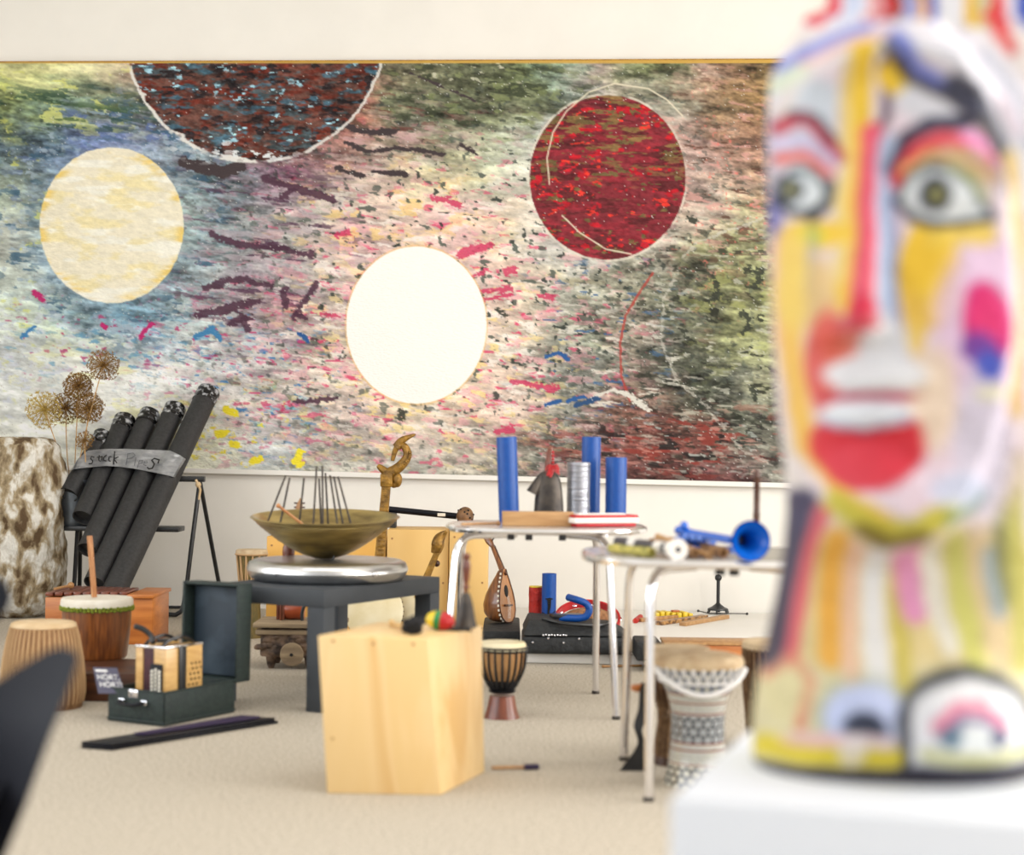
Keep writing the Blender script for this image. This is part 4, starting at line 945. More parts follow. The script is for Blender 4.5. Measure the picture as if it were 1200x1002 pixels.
# ------------------------------------------------------------ white rostrum with bags and toys
ZR = .05
A = G(571, 776); xr = 4.4; Yf = A.y
rs = MB(); rs.hexa([(-.12,Yf,0),(xr,Yf-.25,0),(xr,wy(xr)-.02,0),(-.09,wy(0)-.02,0)], [(-.09,Yf,ZR),(xr,Yf-.25,ZR),(xr,wy(xr)-.02,ZR),(-.09,wy(0)-.02,ZR)], .008)
o = rs.build('rostrum', 'white_board'); rebase(o, (-.09,Yf,0)); tag(o, 'low flat white platform on the floor along the wall under the mural', 'platform')
def R(px, py, h=0): return G(px, py, ZR+h)
# orange wooden box in front
a = G(779, 790); b = G(905, 790); zb_ = zat(754, 840, F/a.y); c = Vector(((a.x+b.x)/2, a.y+.115, 0))
r = root('orange_box', tuple(c), 'long low orange wooden box with a pale lid behind the mosaic drum', 'box')
MB().box(c+Vector((0,0,zb_/2-.005)), (b.x-a.x, .22, zb_-.01), bev=.004).build('box_body', 'orange_wood', r); MB().box(c+Vector((0,0,zb_-.004)), (b.x-a.x+.01, .23, .012), bev=.003).build('lid', 'tan_wood', r)
a = G(707, 781, .006); b = G(752, 780, .006); o = MB().tube([a, b], .0055, 8).ball(a, .008).build('thin_stick', 'tan_wood'); rebase(o, a); tag(o, 'thin pale stick on the carpet between the two tables', 'stick')

# instrument bags
g0 = R(612, 767); g1 = R(742, 769); Yb = g0.y
cx = (g0.x+g1.x)/2; Lb = g1.x-g0.x
bg_ = root('gig_bag', (cx, Yb+.22, ZR), 'long black instrument case with rivets and buckles on the white platform', 'bag')
mb = MB().box((cx, Yb+.22, ZR+.045), (Lb, .44, .088), bev=.022, seg=3); mb.displace(.004, 9).build('case_base', 'bag_black', bg_)
mb = MB().hexa([(g0.x,Yb+.0,ZR+.092),(g1.x-.02,Yb+.01,ZR+.092),(g1.x-.02,Yb+.44,ZR+.092),(g0.x,Yb+.44,ZR+.092)], [(g0.x+.03,Yb+.06,ZR+.165),(g1.x-.1,Yb+.10,ZR+.13),(g1.x-.1,Yb+.42,ZR+.13),(g0.x+.03,Yb+.42,ZR+.165)], .012); mb.displace(.006, 8).build('case_lid', 'bag_black', bg_)
mb = MB().box((g0.x+.22, Yb+.18, ZR+.172), (.16, .10, .02), .2, .006).tube(spline([(g0.x+.1,Yb+.1,ZR+.165),(g0.x+.2,Yb+.03,ZR+.15),(g0.x+.36,Yb+.06,ZR+.14),(g0.x+.42,Yb+.12,ZR+.145)],5), .010, 8); mb.build('carry_handle', 'black_leather', bg_)
for k in range(6): MB().lathe([(0,0),(.006,0),(.005,.004),(0,.005)], (g0.x+.05+.075*k, Yb-.003, ZR+.06+.02*(k%2)), 10, (0,-1,0)).build('rivet', 'chrome', bg_)
mb = MB()
for k in range(9): mb.ball((g0.x+.10+.014*k, Yb+.004, ZR+.094+.002*(k%2)), .0055, n=8, m=5)
mb.build('zip_chain', 'chrome', bg_)
a = R(566, 752); b = R(611, 750); 
sx0 = D(562, 747, Yb+.3).x
cs = root('flat_case', ((a.x+b.x)/2, Yb+.5, ZR), 'flat black case lying under the mandolin left of the gig bag', 'case')
x0, x1 = a.x+.0, g0.x-.01
MB().hexa([(x0,Yb+.25,ZR),(x1,Yb+.25,ZR),(x1,Yb+.95,ZR),(x0,Yb+.95,ZR)], [(x0,Yb+.25,ZR+.085),(x1,Yb+.25,ZR+.085),(x1,Yb+.95,ZR+.085),(x0,Yb+.95,ZR+.085)], .01).build('case_body', 'bag_black', cs)
a = R(742, 775); o = MB().box((a.x+.075, a.y+.16, ZR+.045), (.12,.3,.09), bev=.012).displace(.004, 12).build('small_bag', 'bag_black'); rebase(o, (a.x+.075,a.y+.16,ZR)); tag(o, 'small black bag on the platform right behind the table legs', 'bag')
ZT = ZR+.085

# mandolin leaning on the box
Ym = Yb+.62
bt_ = D(592, 731, Ym); mroot = root('mandolin', (bt_.x, bt_.y, ZT), 'round-backed mandolin standing upright against the pale plywood box', 'mandolin')
# local frame: face plane spanned by (ew, eh), normal en
en = Vector((.90,-.42,.14)).normalized(); sM = F/Ym
nt_ = D(573, 632, Ym+.10); nbz = D(590, 676, Ym+.04)
eh = (nbz - Vector((bt_.x, bt_.y, bt_.z))).normalized(); eh = Vector((-.10, .12, 1)).normalized()
en = (en - eh*en.dot(eh)).normalized(); ew = eh.cross(en).normalized()
Hm = .285; O = Vector((bt_.x+.012, bt_.y, ZT+.004))
outl = [(0,0),(.04,.004),(.075,.028),(.092,.066),(.092,.11),(.078,.16),(.054,.21),(.032,.25),(.018,.28)]
def FP(w_, h, d=0): return O + ew*w_ + eh*h + en*d
rings = []
for i in range(25):
    h = Hm*i/24; wv = 0
    for (w0,h0),(w1,h1) in zip(outl[:-1], outl[1:]):
        if h0 <= h <= h1: wv = w0+(w1-w0)*(h-h0)/(h1-h0+1e-9)
    wv = max(wv, .004); dep = wv*1.35
    rings.append([FP(-wv*math.cos(PI*k/16), h, -dep*math.sin(PI*k/16)) for k in range(17)])
mb = MB(); mb.ring(rings, True); bw = mb.build('bowl_back', 'mandolin_bowl', mroot)
pol = [FP(w_, h, .002) for w_, h in outl] + [FP(-w_, h, .002) for w_, h in outl[::-1][:-1]]
sb = MB().prism(pol, en*.006).build('soundboard', 'mandolin_face', mroot)
MB().tube([FP(w_, h, .008) for w_, h in outl[::-1]]+[FP(-w_, h, .008) for w_, h in outl[1:]], .004, 6).build('purfling', 'dark_wood', sb)
mb = MB()
for w_, h in [(-a_, b_) for a_, b_ in [(.05,.012),(.07,.024),(.083,.042),(.091,.066),(.0925,.09),(.091,.114),(.085,.14),(.076,.165),(.065,.19),(.053,.213),(.042,.234),(.031,.255)]]: mb.box(FP(w_, h, .0), (.010,.012,.012), bev=.002)
mb.build('inlay_dots', 'skin_white', sb)
mb = MB(); mb.ring([[FP(.024*math.cos(a_), .165+.032*math.sin(a_), .0085) for a_ in [2*PI*k/24 for k in range(24)]], [FP(.022*math.cos(a_), .165+.030*math.sin(a_), .010) for a_ in [2*PI*k/24 for k in range(24)]]]); mb.build('sound_hole', 'hole_black', sb)
mb = MB(); R_m = Matrix((ew, eh, en)).transposed(); mb.box(FP(0,.09,.014), (.09,.010,.012), R_m, .002); mb.build('bridge', 'dark_wood', sb)
nk_t = D(577, 640, Ym+.16)
na = FP(0,.25,.004); mb = MB(); mb.tube([na, na.lerp(nk_t,.5), nk_t], [.017,.013,.011], 10); mb.build('neck', 'mandolin_bowl', mroot)
mb = MB(); off = en*.012; mb.tube([na+off, nk_t+off*.8], .009, 4); mb.build('fingerboard', 'dark_wood', mroot)
hs_ = D(568, 626, Ym+.20); mb = MB(); mb.tube([nk_t, nk_t.lerp(hs_,.4), hs_], [.012,.020,.016], 8); hs = mb.build('headstock', 'mandolin_bowl', mroot)
for k in range(4):
    p = nk_t.lerp(hs_, .2+.22*k); mb = MB().tube([p, p+Vector((.012,-.01,.026))], .0035, 6).ball(p+Vector((.013,-.011,.029)), .006, n=8, m=5); mb.build('tuning_peg', 'iron', hs)
mb = MB()
for k in (-3,-1,1,3): mb.tube([FP(.005*k,.02,.012), FP(.004*k,.09,.022), nk_t+off+ew*.0025*k+en*.004], .0009, 4)
mb.build('strings', 'chrome', mroot)

# tubes, hose, tambourine, coconut
Yt = Yb+.52
q = D(627.5, 733, Yt); q.z = ZR; H = zat(688, 627, F/Yt)-ZR
r = root('rain_tube', tuple(q), 'short rough red tube with a yellow cap standing beside the mandolin', 'tube')
MB().lathe([(0,0),(.036,0)]+[(.036, H*i/14) for i in range(1,15)]+[(0,H)], q, 28).displace(.002, 30).build('tube_body', 'red_texture', r)
MB().lathe([(0,H),(.035,H),(.035,H+.006),(0,H+.006)], q, 28).build('cap', 'paint_yellow', r)
q = D(643, 733, Yt-.06); q.z = ZR; H = zat(672, 643, F/(Yt-.06))-ZR
r = root('blue_pipe', tuple(q), 'blue tube with black crackled marks standing behind the gig bag', 'tube')
MB().lathe([(.033,0),(.037,0),(.037,H),(.033,H),(.033,.01),(0,.01)], q, 32, cap=False).build('tube_body', 'blue_tube', r)
def onc(a_, z): return q+Vector((math.cos(a_)*.0378, math.sin(a_)*.0378, z+.072))
mb = MB(); fr_ = -PI/2
for pts in [[(-.5,.16),(.1,.165),(.5,.16)],[(-.2,.16),(-.1,.12),(-.15,.08),(-.05,.05)],[(.2,.16),(.15,.12),(.0,.10),(-.05,.05)],[(-.05,.05),(-.4,.04),(-.9,.06)],[(-.05,.05),(.3,.03),(.9,.045)],[(.5,.05),(.6,.09),(1.1,.10)],[(-.5,.045),(-.6,.085),(-1.1,.09)],[(-.05,.05),(0,.02)],[(.1,.14),(.05,.11)]]:
    mb.tube([onc(fr_+a_, z) for a_, z in pts], .0034, 5)
for i in range(5): mb.tube([onc(fr_-.28+.05*i, .155-.01*i), onc(fr_+.28-.05*i, .155-.01*i)], .006, 5)
mb.build('crackle_marks', 'hole_black', r)
Yh = Yb+.14; zt2 = ZR+.178
pts = [D(666,700,Yh+.05), D(676,703,Yh), D(686,707,Yh), D(690.5,714,Yh), D(687,722,Yh), D(678,729,Yh), D(668,733,Yh), D(655,735,Yh)]
for p in pts: p.z = max(p.z, ZR+.165)
hz_ = MB().tube(spline(pts,6), .018, 12).build('blue_hose', 'blue_tube'); rebase(hz_, pts[-1]); tag(hz_, 'bent piece of blue hose lying over the black gig bag', 'hose')
Yc = Yb+.58; c = D(690, 722, Yc)
r = root('tambourine', tuple(Vector((c.x, c.y, ZR))), 'red tambourine leaning behind the brown coconut shell', 'tambourine')
ax = Vector((0,-.45,.9)).normalized(); c = Vector((c.x, Yc+.12, ZR+.10)); mb = MB()
mb.lathe([(.160,-.022),(.172,-.022),(.172,.022),(.160,.022),(.160,-.022)], c, 48, ax, cap=False); mb.build('frame', 'paint_red', r)
u, v = frame(ax)
for k in range(10):
    a_ = 2*PI*k/10+.1; MB().lathe([(0,-.004),(.016,-.003),(.018,0),(.016,.003),(0,.004)], c+(u*math.cos(a_)+v*math.sin(a_))*.166, 14, ax).build('jingle', 'chrome', r)
c = D(690, 724, Yb+.50); c.z = max(c.z, ZR+.06); o = MB().ball((c.x+.0, c.y, c.z), .062, (2.1,1.0,.86), 32, 18).displace(.004, 22).build('coconut_shell', 'straw_brown'); rebase(o, (c.x, c.y, ZR)); tag(o, 'flat brown fibrous shell lying behind the gig bag in front of a red tambourine', 'shell')

# toys on the rostrum
a = R(744,728,.012); b = R(752,725,.012)
o = MB().tube([a,b+Vector((0,.1,0))], .016, 12).build('red_shaker', 'red_texture'); rebase(o, a); tag(o, 'small red-orange shaker at the left of the toys on the white platform', 'shaker')
q = R(787,724,0); r = root('yellow_ratchet', tuple(q), 'bright yellow toothed toy on the white platform under the right table', 'toy')
mb = MB()
for k in range(7): mb.box(q+Vector((-.10+.033*k, .02*math.sin(k), .018+.003*(k%2))), (.028,.10,.03+.006*(k%3)), .25, .006)
mb.box(q+Vector((0,0,.012)), (.22,.03,.018), bev=.004); mb.build('toothed_body', 'paint_yellow', r)
MB().box(q+Vector((.02,-.01,.042)), (.045,.03,.012), .3, .003).build('clip', 'orange_wood', r)
def clave(a, b, lb, m='oak_block', w_=.04):
    a, b = R(*a), R(*b); d = (b-a); n_ = Vector((-d.y, d.x, 0)).normalized()*w_; mb = MB().hexa([a, b, b+n_, a+n_], [p+Vector((0,0,.022)) for p in (a, b, b+n_, a+n_)], .003)
    o = mb.build('wooden_clapper', m); rebase(o, a); tag(o, lb, 'wooden clapper', 'wooden pieces on the white platform')
clave((752,729),(800,725),'thin tan wooden piece lying left of the longer dark-edged one', 'tan_wood', .03); clave((776,733),(830,725),'longest flat wooden clapper with a dark edge on the white platform', 'flute_brown', .05); clave((804,734),(855,725),'flat tan wooden clapper nearest the bell stand', 'oak_block', .045)
q = R(841,719); q.y = min(q.y, wy(q.x)-.14); zq = lambda y: zat(y, 840, F/q.y)-ZR
r = root('bell_stand', tuple(q), 'small black stand with round base, upright rod and ball top on the white platform', 'stand')
MB().lathe([(0,.022),(.065,.022),(.062,.032),(.04,.042),(.016,.06),(.012,.066),(0,.066)], q, 28).build('base', 'black_steel', r)
MB().tube([q+Vector((0,0,.06)), q+Vector((0,0,zq(679)))], .011, 10).build('rod', 'black_steel', r); MB().ball(q+Vector((0,0,zq(677))), .022).build('ball_top', 'black_steel', r)
for k in range(6): a_ = 2*PI*k/6+.3; MB().tube([q+Vector((math.cos(a_)*.055, math.sin(a_)*.055, .03)), q+Vector((math.cos(a_)*.068, math.sin(a_)*.068, .006))], .007, 8).build('foot', 'black_steel', r)
a, b = q+Vector((-.125,-.04,.02)), q+Vector((.17,-.06,.008)); o = MB().tube([a,q+Vector((-.075,-.09,.012)),b], .003, 6).ball(a,.008).ball(b,.008).build('wire', 'black_steel', r)

# ------------------------------------------------------------ chrome tables
def table(nm, c, rx, ry, z, feet, label, clips):
    r = root(nm, (c[0], c[1], 0), label, 'table')
    n = 72; pts = []
    for k in range(n):
        a_ = 2*PI*k/n; ca, sa = math.cos(a_), math.sin(a_); e = 2/2.7
        pts.append((c[0]+rx*math.copysign(abs(ca)**e, ca), c[1]+ry*math.copysign(abs(sa)**e, sa)))
    mb = MB(); mb.ring([[Vector((x, y, zz)) for x, y in [(c[0]+(px_-c[0])*k, c[1]+(py_-c[1])*k) for px_, py_ in pts]] for zz, k in ((z-.022,.985),(z-.018,1.0),(z-.004,1.0),(z,.992))]); mb.build('table_top', 'table_top', r)
    mb = MB(); mb.tube([Vector((c[0]+(x-c[0])*1.0, c[1]+(y-c[1])*1.0, z-.011)) for x, y in pts+[pts[0]]], .0125, 8, False); mb.build('metal_rim', 'chrome', r)
    for fx, fy, tx, ty in feet:
        f_ = Vector((fx, fy, .006)); t_ = Vector((tx, ty, z-.045)); inn = Vector((c[0]+(tx-c[0])*.35, c[1]+(ty-c[1])*.35, z-.036)); 
        k1 = t_+(inn-t_).normalized()*.09; k1.z = z-.036; k2 = t_+(f_-t_).normalized()*.09
        path = [inn, k1] + arc(k1, Vector((t_.x, t_.y, z-.036)), k2, 6)[1:] + [f_]
        lg = MB().tube(path, .0145, 14).build('leg', 'chrome', r)
        MB().lathe([(0,-.006),(.016,-.006),(.017,.002),(.016,.008),(0,.008)], f_, 14).build('foot_cap', 'iron', lg)
    for x, y in clips: MB().box((x, y, z-.031), (.028,.03,.026), bev=.003).build('clip', 'black_leather', r)
    return r
T1 = (.145, 7.0); f1_, f2_ = G(698,813), G(722,843)
xl = D(523, 700, 6.8).x; xt = D(548, 640, 6.8).x
table('round_table', T1, .40, .40, .74, [(f1_.x, f1_.y, f1_.x-.005, f1_.y-.03), (f2_.x, f2_.y, f2_.x-.035, f2_.y+.05), (xl-.005, 6.66, xl+.04, 6.74), (xl+.03, 7.34, xl+.05, 7.25)],
      'chrome-legged round table carrying the tall blue tubes', [(.0,6.64),(.07,6.63),(.20,6.63)])
T2 = (.655, 5.40); f3_, f4_ = G(760,939), G(731,891)
table('round_table', T2, .42, .40, .73, [(f3_.x, f3_.y, f3_.x+.0, f3_.y+.02), (f4_.x, f4_.y, f4_.x+.01, f4_.y-.03), (.93,5.12,.92,5.14), (1.0,5.72,.98,5.69)],
      'chrome-legged round table carrying the blue trumpet and flutes', [(.62,5.05),(.66,5.04)])

# things on table one
Z1 = .741
def on(px, Y, z=Z1): q = D(px, 600, Y); return Vector((q.x, q.y, z))
def btube(px, Y, top_px, r_, lb, lean=0.0):
    q = on(px, Y); H = zat(top_px, px, F/Y)-Z1
    r = root('blue_tube', tuple(q), lb, 'tube', 'blue tubes standing on the table')
    ax = Vector((lean,0,1)).normalized(); MB().lathe([(r_-.004,0),(r_,0),(r_,H-.004),(r_-.001,H),(r_-.005,H),(r_-.005,.02),(0,.02)], q, 36, ax, cap=False).build('tube_body', 'blue_tube', r)
    MB().lathe([(r_*.6,H-.006),(r_-.005,H-.003),(r_-.004,H-.012)], q, 30, ax, cap=False).build('inner_rim', 'blue_dark', r)
btube(597, 7.06, 512, .042, 'tall blue cardboard tube at the left end of the table', -.045)
btube(692, 7.30, 512, .040, 'tall blue cardboard tube right behind the silver cylinder')
btube(721.5, 7.18, 536, .0445, 'shorter blue cardboard tube, rightmost on the table')
q = on(677.5, 7.12); H = zat(542, 677, F/7.12)-Z1
r = root('silver_shaker', tuple(q), 'silver metallic cylinder standing between the gourd bell and the blue tubes', 'cylinder')
pr = [(0,0),(.047,0)]; pr += [(.0475+.0008*(i%2), H*i/60) for i in range(1,58)] + [(.046,H*.985),(.044,H),(0,H)]
MB().lathe(pr, q, 40).build('cylinder_body', 'silver_card', r); MB().lathe([(.0475,H-.012),(.0492,H-.010),(.0492,H-.004),(.047,H+.001),(0,H+.002)], q, 40, cap=False).build('lid', 'silver_card', r)
Yw = 6.86; a = D(588.5, 606, Yw); b = D(672, 606, Yw); Lw = b.x-a.x; c = Vector(((a.x+b.x)/2, Yw, Z1))
r = root('wood_block', tuple(c), 'long pale slit wooden block lying along the front of the table', 'wood block')
MB().box(c+Vector((0,0,.029)), (Lw,.06,.058), .05, .003).build('block', 'oak_block', r); MB().box(c+Vector((-Lw/2+.02,-.0305,.030)), (.014,.004,.036), .05, .001).build('slot', 'hole_black', r)
Yg = 7.08; q = on(643, Yg); S_ = F/Yg; zz = lambda y: zat(y, 640, S_)
r = root('double_bell', tuple(q), 'dark grey iron double bell with a dark red handle and red tassel', 'bell')
pr = [(17.5,612),(17.5,600),(16.5,585),(15,570),(12.5,560),(8,553),(3,550.5),(0,550)]
MB().lathe([(a_/S_, zz(y_)-q.z if zz(y_)>q.z else 0) for a_, y_ in pr], q+Vector((.0,0,0)), 32, sy=.62).build('large_bell', 'iron', r)
ax = Vector((-.45,0,-.9)).normalized(); c0 = D(637, 553, Yg); MB().lathe([(0,0),(.014,.004),(.028,.03),(.042,.08),(.047,.100),(.040,.100)], c0, 28, ax, sy=.6, sx=.75).build('small_bell', 'iron', r)
p0 = D(641, 555, Yg-.01); p1 = D(645, 526, Yg); MB().tube(spline([p0, p0.lerp(p1,.5), p1],4), [.011,.012,.013,.014,.014,.013,.013,.012,.010][:9], 12).ball(p1, .012).build('handle', 'red_wood', r)
mb = MB()
for k in range(22): e = D(647+random.uniform(-6,7), 548+random.uniform(-4,6), Yg-.03); mb.tube(spline([D(646,547,Yg-.03), e, e+Vector((random.uniform(-.01,.01),-.005,-.02))],3), .0028, 5)
for k in range(5): mb.ball(D(648, 530+4*k, Yg-.02), .006, n=8, m=6)
mb.build('red_tassel', 'paint_red', r)
# melodica
a = D(669, 612, 6.78); b = D(744, 608, 6.90); a.z = b.z = Z1; d = b-a; L_ = d.length; an = math.atan2(d.y, d.x); c = (a+b)/2+Vector((0,.04,0))
r = root('melodica', tuple(c), 'red and white toy keyboard wind instrument with white keys on the right of the table', 'melodica', rz=an)
MB().box(c+Vector((0,0,.008)), (L_-.02,.075,.014), an, .004).build('lower_shell', 'paint_red', r); MB().box(c+Vector((0,0,.026)), (L_,.085,.022), an, .004).build('middle_shell', 'white_plastic', r); MB().box(c+Vector((0,0,.042)), (L_-.006,.08,.012), an, .003).build('upper_shell', 'paint_red', r)
for k in range(13): MB().box(c+d.normalized()*(-L_/2+.03+.0165*k)+Vector((0,-.008,.051)), (.0145,.05,.006), an, .001).build('key', 'white_plastic', r)
MB().box(c+d.normalized()*(L_/2+.008)+Vector((0,0,.034)), (.02,.02,.016), an, .004).build('mouthpiece', 'black_leather', r)
a, b = on(541,6.80,Z1+.006), on(584,6.92,Z1+.006); o = MB().tube([a,b], .005, 8).ball(b, .010, n=10, m=8).build('drum_stick', 'tan_wood'); rebase(o, a); tag(o, 'thin pale drum stick at the left edge of the table with blue tubes', 'drum stick')
a, b = on(612,7.20,Z1+.011), on(632,7.26,Z1+.011); o = MB().tube([a,b], .011, 8).tube([a.lerp(b,.5), a.lerp(b,.5)+Vector((.02,-.02,.012))], .004, 6).build('wooden_whistle', 'tan_wood'); rebase(o, a); tag(o, 'small brown wooden whistle behind the slit block', 'whistle')

# things on table two
Z2 = .731
def on2(px, Y, h=0): q = D(px, 650, Y); return Vector((q.x, q.y, Z2+h))
def flute(nm, a, b, r_, m, lb, cat, nh=6, end=None, hole=True, segs=None):
    d = (b-a).normalized(); L_ = (b-a).length; rt = root(nm, tuple(Vector((a.x,a.y,Z2))), lb, cat)
    MB().lathe([(r_*.5,.002),(r_*.55,0),(r_,0),(r_*1.03,L_*.3),(r_*.95,L_),(r_*.5,L_),(r_*.5,L_-.03),(0,L_-.03)], a, 20, d, cap=False).lathe([(0,.02),(r_*.5,.02),(r_*.5,.002)], a, 20, d, cap=False).build('tube_body', m, rt)
    up = Vector((0,-.5,.85)); up = (up-d*up.dot(d)).normalized()
    for k in range(nh): MB().lathe([(0,0),(r_*.32,0),(r_*.32,.002),(0,.002)], a+d*(L_*(.15+.6*k/nh))+up*(r_*1.005), 8, up).build('finger_hole', 'hole_black', rt)
    for t0_, t1_, m2, k_ in (segs or []): MB().lathe([(r_*.9,L_*t0_),(r_*k_,L_*t0_),(r_*k_,L_*t1_),(r_*.9,L_*t1_)], a, 20, d, cap=False).build('ring_band', m2, rt)
    return rt, d
a, b = on2(793,5.04,.030), on2(724,5.62,.020)
rt, d = flute('shawm', a, b, .017, 'flute_dark', 'dark wind instrument with white bands and a white round end disc on the right table', 'flute', 0, segs=[(.0,.10,'white_plastic',1.25),(.18,.30,'white_plastic',1.12),(.62,.74,'white_plastic',1.12)])
MB().lathe([(.009,-.012),(.031,-.012),(.033,-.004),(.030,.003),(.009,.003)], a, 32, d, cap=False).build('end_disc', 'white_plastic', rt); MB().lathe([(0,-.006),(.0095,-.006),(.0095,.003)], a, 20, d, cap=False).build('bore', 'blue_dark', rt)
flute('green_flute', on2(764,5.10,.016), on2(716,5.30,.016), .015, 'flute_green', 'yellow-green painted bamboo flute at the left edge of the right table', 'flute', 5)
flute('bamboo_flute', on2(815,5.08,.018), on2(764,5.62,.018), .016, 'flute_brown', 'spotted brown flute lying right of the white end disc', 'flute', 6)
flute('bamboo_flute', on2(848,5.12,.018), on2(786,5.70,.018), .017, 'flute_brown', 'spotted brown flute under the trumpet tubing', 'flute', 6)
flute('slim_flute', on2(832,5.07,.010), on2(770,5.50,.045), .010, 'oak_block', 'slim tan flute lying across the two spotted brown ones', 'flute', 6)
# dark upright recorder
q = on2(886, 5.62); T = D(884, 549, 5.62)
r = root('upright_recorder', tuple(q), 'slender dark wooden recorder standing upright behind the trumpet bell', 'recorder')
L_ = T.z-q.z; MB().lathe([(0,0),(.018,0),(.018,.008),(.010,.02),(.0105,L_*.4),(.0125,L_*.42),(.0105,L_*.46),(.010,L_*.85),(.013,L_*.87),(.011,L_*.93),(.006,L_),(0,L_)], q, 20).build('tube_body', 'dark_wood', r)
for k in range(6): MB().ball(q+Vector((0,-.0105,L_*(.5+.055*k))), .003, n=8, m=5).build('finger_hole', 'hole_black', r)
# trumpet
bc3 = D(880, 635, 4.98); bc3.z = Z2+.0615
tp_ = root('trumpet', (bc3.x, bc3.y, Z2), 'glossy blue plastic trumpet lying on the right table, its bell facing out', 'trumpet')
tail = D(800, 616, 5.42); tail.z = Z2+.085
ax = Vector((-.10,-1,.02)).normalized()                # bell axis towards the viewer
ba = (tail-bc3); ba.z = 0; ba.normalize(); bell_ax = -Vector((ba.x*.55, ba.y, -.03)).normalized()
pr = [(.0600,0),(.0585,-.004),(.046,-.016),(.033,-.034),(.022,-.062),(.015,-.10),(.011,-.15),(.009,-.19)]
MB().lathe([(r_, z_) for r_, z_ in pr]+[(r_-.0035, z_+.002) for r_, z_ in pr[::-1]], bc3, 56, bell_ax, cap=False).build('bell', 'blue_gloss', tp_)
e0 = bc3-bell_ax*.19
MB().lathe([(0,-.10),(.012,-.10),(.0112,-.09)], bc3, 24, bell_ax, cap=False).build('bell_throat', 'blue_dark', tp_)
lz = Vector((0,0,1)); dn = Vector((e0.x-tail.x, e0.y-tail.y, 0)).normalized()
tail.z = e0.z+.01
mb = MB().tube(spline([e0+bell_ax*.01, e0, e0.lerp(tail,.7), tail+dn*.02, tail-lz*.018, tail+dn*.02-lz*.04, e0.lerp(tail,.3)-lz*.042, e0-lz*.03+bell_ax*.04],6), .0115, 12)
mb.tube([tail+dn*.02+Vector((0,-.03,-.005)), e0+bell_ax*.05+Vector((-.02,-.03,-.005))], .0075, 10); mb.tube(spline([tail+dn*.05+Vector((-.01,-.045,-.02)), tail-dn*.02+Vector((-.01,-.045,-.02)), tail-dn*.03+Vector((-.01,-.045,-.045)), tail+dn*.10+Vector((-.01,-.045,-.045))],5), .008, 10)
mb.build('tubing', 'blue_gloss', tp_)
for k in range(3):
    p = tail+dn*(.05+.042*k)+Vector((.03,.06,-.03)); va = MB().lathe([(0,0),(.0135,0),(.0135,.008),(.0125,.01),(.0125,.085),(.0135,.087),(.0135,.098),(.004,.10),(.004,.115),(.010,.117),(.010,.122),(0,.122)], p, 20, Vector((-.42,-.88,.16))).build('valve', 'blue_gloss', tp_)
mp_ = tail-dn*.01+Vector((-.005,-.03,-.004)); MB().lathe([(.006,0),(.007,.03),(.012,.045),(.014,.055),(.010,.056)], mp_+dn*.04, 20, (-dn+Vector((0,0,.15))).normalized(), cap=False).build('mouthpiece', 'blue_gloss', tp_)
MB().ball(tail+dn*.005+Vector((.0,-.02,.018)), .014, (1,1,1.1)).ball(tail-dn*.012+Vector((-.004,-.03,.004)), .016, (1,.8,.8)).build('tuning_slide_knob', 'blue_gloss', tp_)
# ------------------------------------------------------------ pedestal and painted statue
PZ = .566; ya = math.radians(18)
pf = Vector((.229, 2.41, 0)); px_ = Vector((math.cos(ya), -math.sin(ya), 0)).normalized(); pyv = Vector((-px_.y, px_.x, 0))
W1, D1 = .66, .62
pc = pf + px_*W1/2 + pyv*D1/2
o = MB().box(pc+Vector((0,0,PZ/2)), (W1, D1, PZ), math.atan2(px_.y, px_.x), .004).build('display_plinth', 'pedestal_white'); rebase(o, pc); tag(o, 'white display plinth under the painted statue in the right foreground', 'plinth')
SC = Vector((.60, 2.70, PZ)); SS = F/SC.y
def sx(px): return (px-600)/SS - .60                     # picture column -> local x on the statue axis plane
def sz(py): return zat(py, 1050, SS) - PZ
def sig(x): return 1/(1+np.exp(-x))
# left and right half widths by height (pixel rows)
rows = [-70,0,20,40,60,90,140,200,300,400,480,540,600,650,700,760,800,850,890,912,926]
left = [948,948,938,926,914,900,897,898,903,908,914,922,926,922,914,902,893,888,888,890,898]
right= [1290,1290,1296,1300,1300,1298,1296,1294,1290,1284,1278,1262,1250,1240,1230,1222,1216,1214,1214,1212,1204]
NA, NZ = 360, 420
zz = np.linspace(sz(926), sz(-120), NZ); zz[0] = 0.0
rr_ = 523 + (1050-600)*math.tan(TH) + (1.06-(zz+PZ))*SS                 # rows of each ring
lw = np.interp(rr_, rows, left); rw = np.interp(rr_, rows, right)
th_ = np.linspace(0, 2*PI, NA, endpoint=False)
TH2, RR = np.meshgrid(th_, rr_)
cxm = ((lw+rw)/2)[:,None]; hw = ((rw-lw)/2)[:,None]
ca, sa = np.cos(TH2), np.sin(TH2)
e_ = 2/2.4
PXs = cxm + hw*np.sign(ca)*np.abs(ca)**e_
dep = hw/SS*.80*np.sign(sa)*np.abs(sa)**e_               # + is away from the viewer
front = np.clip(-sa, 0, 1)**.6
PXm, RRm = PXs, RR                                       # silhouette plan; below: the front plan the features are carved and painted in
_ax, _ay, _az = (PXs-600)/SS - .60 + SC.x, dep*1.12 + SC.y, np.broadcast_to(zz[:,None], PXs.shape) + PZ
_k = F/_ay; PXs = CX + _k*(_ax*math.cos(TH) + (_az-EYE)*math.sin(TH)); RR = CY - _k*((_az-EYE)*math.cos(TH) - _ax*math.sin(TH))
def gb(cx, cy, rx, ry, p=2): return np.exp(-(np.abs((PXs-cx)/rx)**p + np.abs((RR-cy)/ry)**p))
relief = np.zeros_like(PXs)
facem = sst(640, 560, RR)*sst(20, 90, RR)
